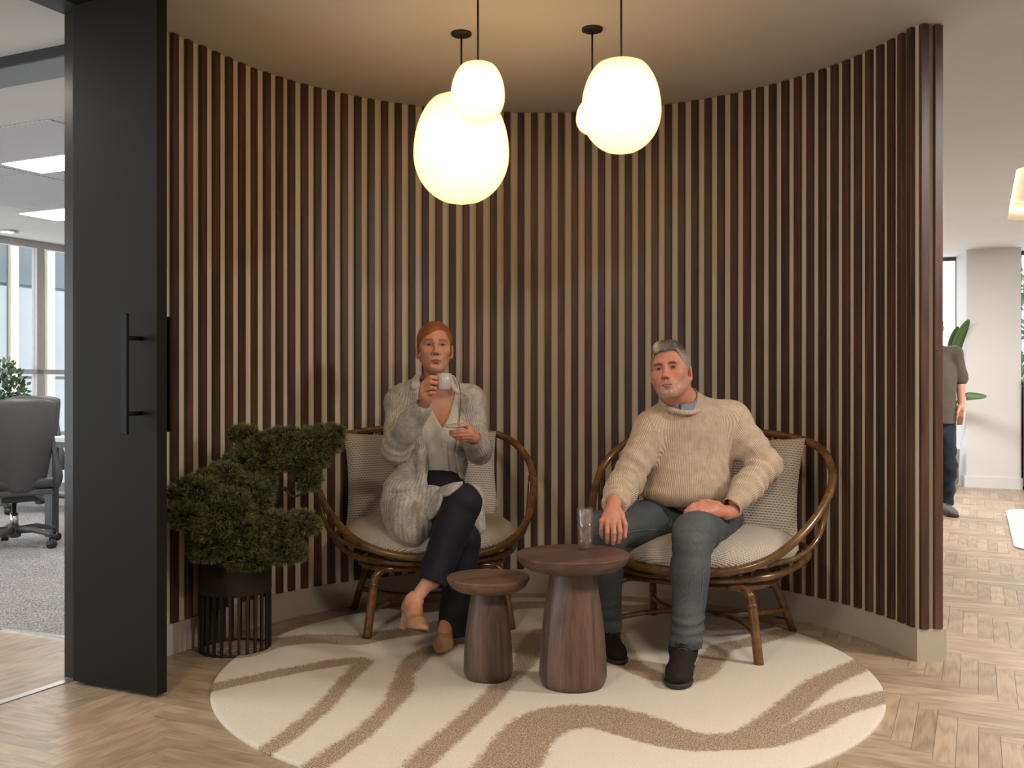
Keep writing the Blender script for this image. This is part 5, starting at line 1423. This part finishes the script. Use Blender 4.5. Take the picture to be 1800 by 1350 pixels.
# ================================================================== the man
M['sweater'] = knit_mat('cream_rib_knit', (.53, .39, .275), (.70, .545, .405), .0082, .6, heather=.35)
M['denim'] = denim_mat()
M['blue_shirt'] = cloth_mat('blue_chambray', (.17, .22, .29), (.27, .33, .41), .7, 600, 12, .1, .1)
M['suede'] = cloth_mat('dark_brown_suede', (.010, .007, .006), (.022, .015, .012), .85, 300, 20, .0, .2)
M['sole'] = plain('dark_rubber_sole', (.025, .024, .024), .6, var=.1); M['lace'] = plain('brown_lace', (.05, .028, .02), .7, var=.1); M['tag'] = plain('maroon_label', (.10, .02, .018), .7, var=.1)
def man():
    P = at; base = (.62, .285, .200)
    hc, hs = P(1179, 653, 4.40), 1.035; HR = rotm(-.40, -.16, .13)
    ch, be, pe = P(1212, 782, 4.55), P(1206, 845, 4.53), P(1222, 905, 4.60)
    SL, SR = P(1146, 753, 4.50), P(1281, 742, 4.56); EL, ER = P(1103, 846, 4.38), P(1347, 820, 4.46); WL, WR_ = P(1077, 890, 4.12), P(1279, 899, 4.25)
    neck0 = P(1200, 712, 4.52)
    torso = [(Ell(ch, (.190, .120, .175)), 0), (Ell(be, (.172, .130, .14)), .07), (Cap(SL, SR, .062, .066), .06), (Cap(neck0, SL, .062, .052), .05), (Cap(neck0, SR, .062, .055), .05)]
    hipR, knR, anR = P(1178, 908, 4.60), P(1062, 932, 4.20), P(1068, 1106, 4.32)            # his right leg, at the viewer's left
    hipL, knL, anL = P(1265, 912, 4.62), P(1219, 938, 4.10), P(1205, 1132, 4.02)
    hv = head_parts(True, tuple(HR.T@(neck0+np.array((0, .01, -.02))-hc)/hs)); hV, hQ = hv.mesh(1)
    N = vnorm(hV, hQ); hcol = skin_color(hV, True, base)
    jaw = ((-.074-hV[:, 2])/.016).clip(0, 1)*((.0-hV[:, 1])/.03).clip(0, 1)*((hV[:, 2]+.14)/.02).clip(0, 1); hV2 = hV+N*(jaw*(.0022+.0012*fbm(hV, 380, 8)))[:, None]
    head = (place_head(hV2, hc, HR, hs), hQ)
    b = Vol((.25, 3.9, .02), (1.25, 4.85, 1.25), .0055)
    for p, k in torso: b.add(p, k)
    b.add(Ell(pe, (.17, .13, .13)), .06); b.add(Cap(neck0, P(1190, 680, 4.46), .062, .058), .04)
    for a_, c_, r0, r1 in ((SL, EL, .052, .044), (EL, WL+.2*(EL-WL), .044, .032), (SR, ER, .052, .044), (ER, WR_+.2*(ER-WR_), .044, .032), (hipR, knR, .085, .06), (knR, anR, .058, .042), (hipL, knL, .085, .06), (knL, anL, .058, .042)): b.add(Cap(a_, c_, r0, r1), .03)
    bV, bQ = b.mesh(2); skins = [head, (bV, bQ)]
    h1 = hand_px((1078, 892, 4.105),
        [[(1087,917,4.035),(1090,934,4.015),(1089,946,4.020),(1087,953,4.030)], [(1077.5,919,4.025),(1079,937,4.005),(1078.5,949,4.012),(1077.5,955,4.022)], [(1067.5,919.5,4.028),(1067.5,936,4.010),(1067.5,947,4.016),(1067.5,953,4.026)], [(1058.5,916,4.045),(1056.5,930.5,4.03),(1057,939.5,4.034),(1058.5,945,4.042)]],
        [(1091,904,4.09),(1098.5,923,4.065),(1098,943,4.052)], scale=1.12, wr=.030, back=P(1082, 876, 4.15))
    h2 = hand_px((1276, 902, 4.235),
        [[(1234,885.5,4.215),(1219,888,4.205),(1211,893.5,4.205),(1207,900,4.212)], [(1230,889,4.185),(1214.5,892.5,4.175),(1206.5,899,4.178),(1203.5,906,4.188)], [(1229,894,4.160),(1213.5,898.5,4.150),(1207,904.5,4.156),(1205,910.5,4.166)], [(1232,900,4.142),(1218.5,904.5,4.138),(1212.5,909,4.143),(1210,914,4.153)]],
        [(1262,888,4.255),(1246,882,4.27),(1232,882,4.27)], scale=1.12, wr=.029, back=P(1292, 897, 4.29))
    for h in (h1, h2): skins.append(h.mesh(1))
    V, Q = joinq(*skins); col = np.concatenate([hcol, np.tile(np.array(base), (len(V)-len(hV), 1))]); hands = np.arange(len(V)) >= len(hV)+len(bV); col[hands] *= np.array((.98, .92, .92))
    root_xy = (float(pe[0]), 4.30)
    me = make_mesh('person', V-np.array((*root_xy, 0)), Q); add_attr(me, 'Col', col, 'COLOR'); body = link('person', me, M['skin']); body.location = (*root_xy, 0)
    tag(body, 'grey haired bearded man in a cream ribbed sweater and jeans, hands on thighs', 'person')
    eyes(body, hc, HR, hs, M['iris_grey'])
    # hair: short sides, longer swept top
    v = Vol((-.115, -.135, -.09), (.115, .14, .165), .0020)
    v.add(Ell((0, .016, .037), (.0845, .103, .090))); v.add(Ell((-.004, -.030, .098), (.056, .060, .034)), .03); v.add(Ell((-.016, -.066, .094), (.036, .022, .022)), .02)
    zx = [-.09, -.078, -.068, -.058, -.045, -.02, .0, .02, .045, .058, .068, .078, .09]; zz_ = [-.03, -.015, .015, .050, .072, .076, .073, .077, .074, .048, .012, -.018, -.03]
    v.cutfn(lambda X, Y, Z: np.maximum(Z-np.interp(X, zx, zz_), Y+.004-.12*np.maximum(0, Z)), .006)
    v.cutfn(lambda X, Y, Z: np.maximum(Z+.030+.5*np.minimum(Y-.03, .05), Y-.12), .006)
    A, Qh = v.mesh(1); N = vnorm(A, Qh)
    strand = np.arctan2(A[:, 0]+.02, A[:, 2]-.0)*.085
    A = A+N*((.0005*np.sin(strand*600+5*fbm(A, 22, 14))+.0022*fbm(A, 65, 9, 10, (1, .6, 1)))*((A[:, 2]-.02)/.06).clip(.25, 1))[:, None]
    topm = ((A[:, 2]-.050-.5*np.maximum(0, A[:, 1]))/.04).clip(0, 1)[:, None]; stk = (.35+.45*fbm(A, 60, 4, 8, (1, .35, 1))).clip(0, 1)[:, None]
    hcl = (1-topm)*np.array((.34, .305, .265))+topm*((1-stk)*np.array((.040, .031, .025))+stk*np.array((.22, .19, .16)))
    fr = (bell(A[:, 0]+.035, .018)*bell(A[:, 1]+.085, .03)*(A[:, 2] > .07))[:, None]; hcl = hcl*(1-fr)+fr*np.array((.58, .54, .48))
    me = make_mesh('hair', place_head(A, hc, HR, hs), Qh); add_attr(me, 'Col', hcl, 'COLOR'); add_attr(me, 'strand', strand); link('hair', me, M['hair'], body)
    # sweater
    v = Vol((.22, 3.98, .56), (1.30, 4.85, 1.26), .0042)
    for p, k in torso: v.add(p.grow(.020), k)
    hemc = P(1207, 880, 4.55)
    v.add(Ell(P(1205, 862, 4.53), (.186, .155, .085)), .05)
    for A_, B_, r0, r1, k in ((SL, EL, .078, .066, .045), (EL, EL+.5*(WL-EL), .066, .062, .03), (EL+.45*(WL-EL), WL+.10*(EL-WL), .062, .050, .03), (SR, SR+.5*(ER-SR), .086, .076, .05), (SR+.5*(ER-SR), ER, .076, .066, .03), (ER, ER+.5*(WR_-ER), .068, .062, .03), (ER+.45*(WR_-ER), WR_+.08*(ER-WR_), .062, .047, .03)): v.add(Cap(A_, B_, r0, r1), k)
    zc = P(0, 891, 4.40)[2]
    rim = nrm(np.array((.10, -.42, 1.0))); rc = P(1196, 709, 4.485)
    v.cut(Cap(P(1201, 735, 4.52), P(1192, 660, 4.45), .058, .084), .006)
    v.cutfn(lambda X, Y, Z: np.maximum(Z-zc-.02*(Y-4.4), -np.minimum(Cap(ER, WR_, .07, .055).d(X, Y, Z), Cap(EL, WL, .07, .06).d(X, Y, Z))+.006), .010)
    for W_, E_ in ((WL, EL), (WR_, ER)):
        d = nrm(W_-E_); o = W_+.075*(E_-W_)
        v.cut(Fn(lambda X, Y, Z, d=d, o=o: np.maximum(-((X-o[0])*d[0]+(Y-o[1])*d[1]+(Z-o[2])*d[2]), np.sqrt((X-o[0])**2+(Y-o[1])**2+(Z-o[2])**2)-.10), o-.11, o+.11), .004)
        v.cut(Cap(o+d*.03, o-d*.04, .036, .036), .003)
    swv = v; A, Qs = v.mesh(1); N = vnorm(A, Qs)
    wv = .0055*fbm(A, 22, 51, 8, (1, .7, .8))
    for el, a0, a1, am in ((EL, SL, WL, .010), (ER, SR, WR_, .008)):
        ax = nrm(nrm(a1-el)-nrm(a0-el)*.2); near = bell(np.linalg.norm(A-(el*.65+a1*.35), axis=1), .12); wv += near*am*np.sin((A-el)@nrm(a1-el)*120+1.2*fbm(A, 18, 7))
    for el, a0 in ((EL, SL), (ER, SR)):
        near = bell(np.linalg.norm(A-(el*.75+a0*.25), axis=1), .10); wv += near*.004*np.sin((A-el)@nrm(el-a0)*110+1.3*fbm(A, 20, 9))
    hem = bell(A[:, 2]-(zc+.055), .035)*(np.abs(A[:, 0]-hemc[0]) < .25); wv += .009*hem*(.4+fbm(A, 20, 61, 6, (1, 1, .3)))
    A = A+N*wv[:, None]
    rib, al = limb_coords(A, [(P(1212, 700, 4.55), P(1206, 900, 4.55), .185, (0, -1, 0)), (SL, EL, .073, (0, -1, 0)), (EL, WL, .058, (.3, -1, 0)), (SR, ER, .078, (0, -1, 0)), (ER, WR_, .058, (-.3, -1, 0))])
    # straight ribs on the chest: use the sideways distance there
    tors = np.abs(rib) > 9e9
    me = make_mesh('sweater', A, Qs); add_attr(me, 'rib', rib); add_attr(me, 'along', al); sw = link('sweater', me, M['sweater'], body)
    # ribbed neckline
    e1 = nrm(np.cross(rim, (0, 1, 0))); e2 = np.cross(rim, e1)
    def ring(rx, ry, dz, th): return rc+rim*dz+e1*rx*math.cos(th)+e2*ry*math.sin(th)
    ths = np.linspace(0, 2*math.pi, 40, endpoint=False)
    nb_ = [ring(.087, .096, -.002, t_) for t_ in ths]
    Vv, Fc = tube(nb_, .0115, 12, True); me = make_mesh('neckband', Vv, Fc); add_attr(me, 'rib', np.repeat(np.arange(40)*2*math.pi*.09/40, 12)); add_attr(me, 'along', np.zeros(len(Vv))); link('neckband', me, M['sweater'], sw)
    # shirt collar standing inside the neckline, open at the front
    f0 = math.atan2(np.dot(np.array((-.22, -1, 0)), e2), np.dot(np.array((-.22, -1, 0)), e1))
    rows = []
    for u in np.linspace(.10, 2*math.pi-.10, 30):
        t_ = f0+u; back = (1-math.cos(u))/2
        rows.append([ring(.075, .085, -.012, t_), ring(.073, .083, .016+.012*back, t_), ring(.070, .080, .030+.026*back, t_)])
    sh = patch('shirt_collar', rows, M['blue_shirt'], body, .004, 2)
    for sg in (1, -1):
        q = []
        for u in (.06, .42, .85):
            t_ = f0+sg*u; q.append([ring(.072, .082, .031+.008*(u > .5), t_), ring(.079, .090, .014, t_), ring(.081, .093, .002-(.010 if u < .2 else 0), t_+sg*(.14 if u < .2 else 0))])
        patch('collar_point', q, M['blue_shirt'], sh, .004, 2)
    bpos = ring(.086, .102, -.012, f0-.30); Vv, Fc = lathe([(.001, -.0015), (.0048, -.0015), (.0055, .0), (.0048, .0015), (.001, .0015)], 14); Vv = np.array(Vv)[:, [0, 2, 1]]+bpos; mobj('button', Vv, Fc, M['china'], sh)
    lab = [surf(swv, x, y, .009, 3.9) for x, y in ((1277, 884), (1268, 899))]; dx = np.array((.0055, 0, .003))
    patch('sleeve_label', [[lab[0]-dx, lab[0]+dx], [lab[1]-dx, lab[1]+dx]], M['tag'], sw, .002, 1)
    # jeans
    v = Vol((.25, 3.90, .10), (1.20, 4.86, .78), .0045)
    v.add(Ell(pe, (.185, .145, .135)))
    v.add(Cap(hipR, knR, .108, .082), .05); v.add(Cap(knR, knR+.4*(anR-knR), .080, .070), .03); v.add(Cap(knR+.4*(anR-knR), anR, .070, .060), .03)
    v.add(Cap(hipL, knL, .110, .090), .04); v.add(Cap(knL, knL+.35*(anL-knL), .086, .072), .03); v.add(Cap(knL+.35*(anL-knL), anL, .072, .061), .03)
    for k_, a_ in ((knR, anR), (knL, anL)):
        o = a_+np.array((0, 0, -.012)); v.add(Cap(o+np.array((0, 0, .004)), o+np.array((0, 0, .028)), .0635, .0635), .004)
        v.cut(Fn(lambda X, Y, Z, o=o: np.maximum(Z-o[2], np.hypot(X-o[0], Y-o[1])-.10)+0*X, o-np.array((.11, .11, .12)), o+np.array((.11, .11, .01))), .003)
        v.cut(Cap(o+np.array((0, 0, -.04)), o+np.array((0, 0, -.01)), .052, .048), .003)
    A, Qj = v.mesh(1); N = vnorm(A, Qj)
    wv = .003*fbm(A, 34, 71, 8)
    for kn, an in ((knR, anR), (knL, anL)):
        wv += bell(np.linalg.norm(A-(kn+np.array((0, .03, -.06))), axis=1), .085)*.0055*np.sin(A[:, 2]*130+2*fbm(A, 25, 3))
        wv += bell(A[:, 2]-an[2]-.07, .06)*(np.hypot(A[:, 0]-an[0], A[:, 1]-an[1]) < .10)*.0035*np.sin(A[:, 2]*120+2*fbm(A, 25, 4))
    wv += bell(np.linalg.norm(A-P(1215, 905, 4.40), axis=1), .12)*.004*fbm(A, 60, 77, 8)
    # side seams: a low welt along the outside of each leg
    for kn, an, s in ((knL, anL, 1), (knR, anR, 1)):
        ax = nrm(an-kn); p = A-kn; t_ = p@ax; q = p-t_[:, None]*ax; wv += .0022*bell(np.arctan2(q[:, 1], q[:, 0]*s)+.35, .05)*(t_ > .02)
    wear = .55*bell(np.linalg.norm(A-(knL+np.array((0, -.07, .02))), axis=1), .12)+.45*bell(np.linalg.norm(A-(knR+np.array((0, -.05, .04))), axis=1), .11)
    axL = nrm(anL-knL); pL = A-knL; tL = pL@axL; qL = pL-tL[:, None]*axL; wear = wear+.38*bell(np.arctan2(qL[:, 0], -qL[:, 1]), .8)*(tL > 0)*(tL < .42)+.30*bell(A[:, 2]-(.15), .012)+.12*fbm(A, 30, 12)
    A = A+N*wv[:, None]
    me = make_mesh('jeans', A, Qj); add_attr(me, 'wear', wear.clip(0, 1)); jn = link('jeans', me, M['denim'], body)
    M['seam'] = plain('denim_seam', (.16, .165, .165), .85, var=.3, scale=300)
    for pts in ([(1237, 985), (1236, 1020), (1232, 1060), (1229, 1100), (1227, 1134)], [(1090, 941), (1115, 934), (1145, 931), (1172, 932)], [(1181, 899), (1180, 912), (1179, 926)]):
        Vv, Fc = tube(catmull([surf(v, x, y, .0022, 3.75) for x, y in pts], 6), .0013, 6); mobj('seam', Vv, Fc, M['seam'], jn)
    # boots
    kx, ky = P(1201, 0, 4.0)[0], 4.085
    boot(body, frame((kx+.020, ky, .012), (-.27, -1, 0), (0, 0, 1), 1.10), [M['suede'], M['sole'], M['lace']])
    kx = P(1073, 0, 4.3)[0]
    boot(body, frame((kx-.008, 4.375, .012), (.10, -1, 0), (0, 0, 1), .92), [M['suede'], M['sole'], M['lace']])
    return body
man()

# ================================================================== the man standing in the corridor, half hidden by the wall
M['olive_shirt'] = cloth_mat('olive_brown_shirt', (.075, .060, .043), (.105, .086, .062), .8, 200, 9, .1, .1)
M['dark_jeans'] = cloth_mat('dark_blue_jeans', (.007, .013, .022), (.016, .028, .042), .8, 250, 9, .1, .2)
M['sneaker'] = plain('grey_sneaker', (.12, .11, .105), .7, var=.2, scale=60); M['dark_hair'] = plain('dark_brown_hair', (.03, .02, .014), .5, var=.3, scale=80)
def standing():
    Y = 8.92; P = lambda x, y, dy=0: at(x, y, Y+dy); base = (.58, .30, .215); r = .007
    k = Y/F
    hv = head_parts(True); hV, hQ = hv.mesh(1); keep = np.ones(len(hV), bool); col = skin_color(hV, True, base)
    hc = P(1640, 573); HR = rotm(.2, -.02, 0); skins = [(place_head(hV, hc, HR, 1.0), hQ)]
    cx = 1640
    b = Vol(P(1570, 920)+np.array((0, -.45, 0)), P(1715, 590)+np.array((0, .35, 0)), r)
    SLs, SRs = P(1600, 620), P(1680, 620); ER, WRr = P(1688, 668, .0), P(1690, 712, -.06)
    b.add(Ell(P(cx, 660), (.18, .12, .20))); b.add(Cap(P(cx, 600), P(cx, 640), .058, .065), .05); b.add(Cap(SLs, SRs, .05, .05), .05); b.add(Ell(P(cx, 745), (.16, .12, .12)), .05)
    b.add(Cap(SRs, ER, .048, .042), .03); b.add(Cap(ER, WRr, .042, .030), .02); b.add(Cap(SLs, P(1592, 668), .048, .042), .03); b.add(Cap(P(1592, 668), P(1590, 712, -.06), .042, .030), .02)
    legs = [(P(1660, 752), P(1667, 825, -.03), P(1664, 890, .04)), (P(1622, 752), P(1620, 825, -.03), P(1618, 890, .04))]
    for h_, k_, a_ in legs: b.add(Cap(h_, k_, .075, .055), .03); b.add(Cap(k_, a_, .052, .04), .03)
    skins.append(b.mesh(1))
    def hnd(sx, X):
        f = [[P(X+sx*o, 722, -.10-.01*i), P(X+sx*(o-1), 732, -.12-.01*i), P(X+sx*(o-2.2), 740, -.10-.01*i), P(X+sx*(o-3.2), 746, -.08-.01*i)] for i, o in enumerate((-3.5, -1, 1.5, 4))]
        return hand_vol(P(X, 711, -.06), f, [P(X-sx*4, 716, -.10), P(X-sx*7, 726, -.13), P(X-sx*8, 735, -.13)], 1.05, .027, res=.003)
    skins.append(hnd(1, 1690).mesh(1)); skins.append(hnd(-1, 1590).mesh(1))
    V, Q = joinq(*skins); C2 = np.concatenate([col, np.tile(np.array(base), (len(V)-len(hV), 1))]); root_xy = (float(P(cx, 0)[0]), Y)
    me = make_mesh('person', V-np.array((*root_xy, 0)), Q); add_attr(me, 'Col', C2, 'COLOR'); body = link('person', me, M['skin']); body.location = (*root_xy, 0)
    tag(body, 'man in an olive shirt with rolled sleeves standing half hidden behind the slatted wall', 'person')
    eyes(body, hc, HR, 1.0, M['iris_brown'])
    v = Vol((-.11, -.13, -.09), (.11, .14, .15), .004); v.add(Ell((0, .016, .037), (.083, .102, .090))); v.cutfn(lambda X, Y, Z: np.maximum(Z-.068+6*X*X, Y+.005), .006); v.cutfn(lambda X, Y, Z: np.maximum(Z+.03, Y-.12), .005)
    A, q = v.mesh(1); mobj('hair', place_head(A, hc, HR, 1.0), q, M['dark_hair'], body)
    v = Vol(P(1570, 770)+np.array((0, -.35, 0)), P(1715, 585)+np.array((0, .35, 0)), r)
    v.add(Ell(P(cx, 660), (.198, .14, .21))); v.add(Cap(SLs, SRs, .064, .064), .05); v.add(Cap(P(cx, 680), P(cx, 735), .185, .180), .05); v.add(Cap(P(cx, 602), P(cx, 640), .068, .075), .04)
    v.add(Cap(SRs, SRs+.75*(ER-SRs), .066, .064), .03); v.add(Cap(SLs, SLs+.75*(P(1592, 668)-SLs), .066, .064), .03)
    for S_, E_ in ((SRs, ER), (SLs, P(1592, 668))): v.add(Cap(S_+.78*(E_-S_), S_+.92*(E_-S_), .070, .070), .006)
    zc = P(0, 745)[2]; v.cutfn(lambda X, Y, Z: Z-zc+0*X, .004); v.cut(Cap(P(cx, 612, -.02), P(cx, 590), .055, .07), .004)
    A, q = v.mesh(1); N = vnorm(A, q); A = A+N*(.006*fbm(A, 22, 81, 8, (1, 1, .5)))[:, None]; mobj('shirt', A, q, M['olive_shirt'], body)
    v = Vol(P(1570, 905)+np.array((0, -.35, 0)), P(1715, 730)+np.array((0, .35, 0)), r); v.add(Ell(P(cx, 748), (.172, .13, .12)))
    for h_, k_, a_ in legs: v.add(Cap(h_, k_, .092, .073), .03); v.add(Cap(k_, a_, .072, .060), .03)
    zc2 = P(0, 888)[2]; v.cutfn(lambda X, Y, Z: Z-zc2+0*X, .003); A, q = v.mesh(1); N = vnorm(A, q); A = A+N*(.005*fbm(A, 40, 82, 8, (1, 1, 1.6)))[:, None]; mobj('jeans', A, q, M['dark_jeans'], body)
    for x in (1664, 1618):
        o = P(x, 0); boot(body, frame((o[0], Y+.07, 0), (-.05, -1, 0), (0, 0, 1), .95), [M['sneaker'], M['sole'], M['lace']])
standing()
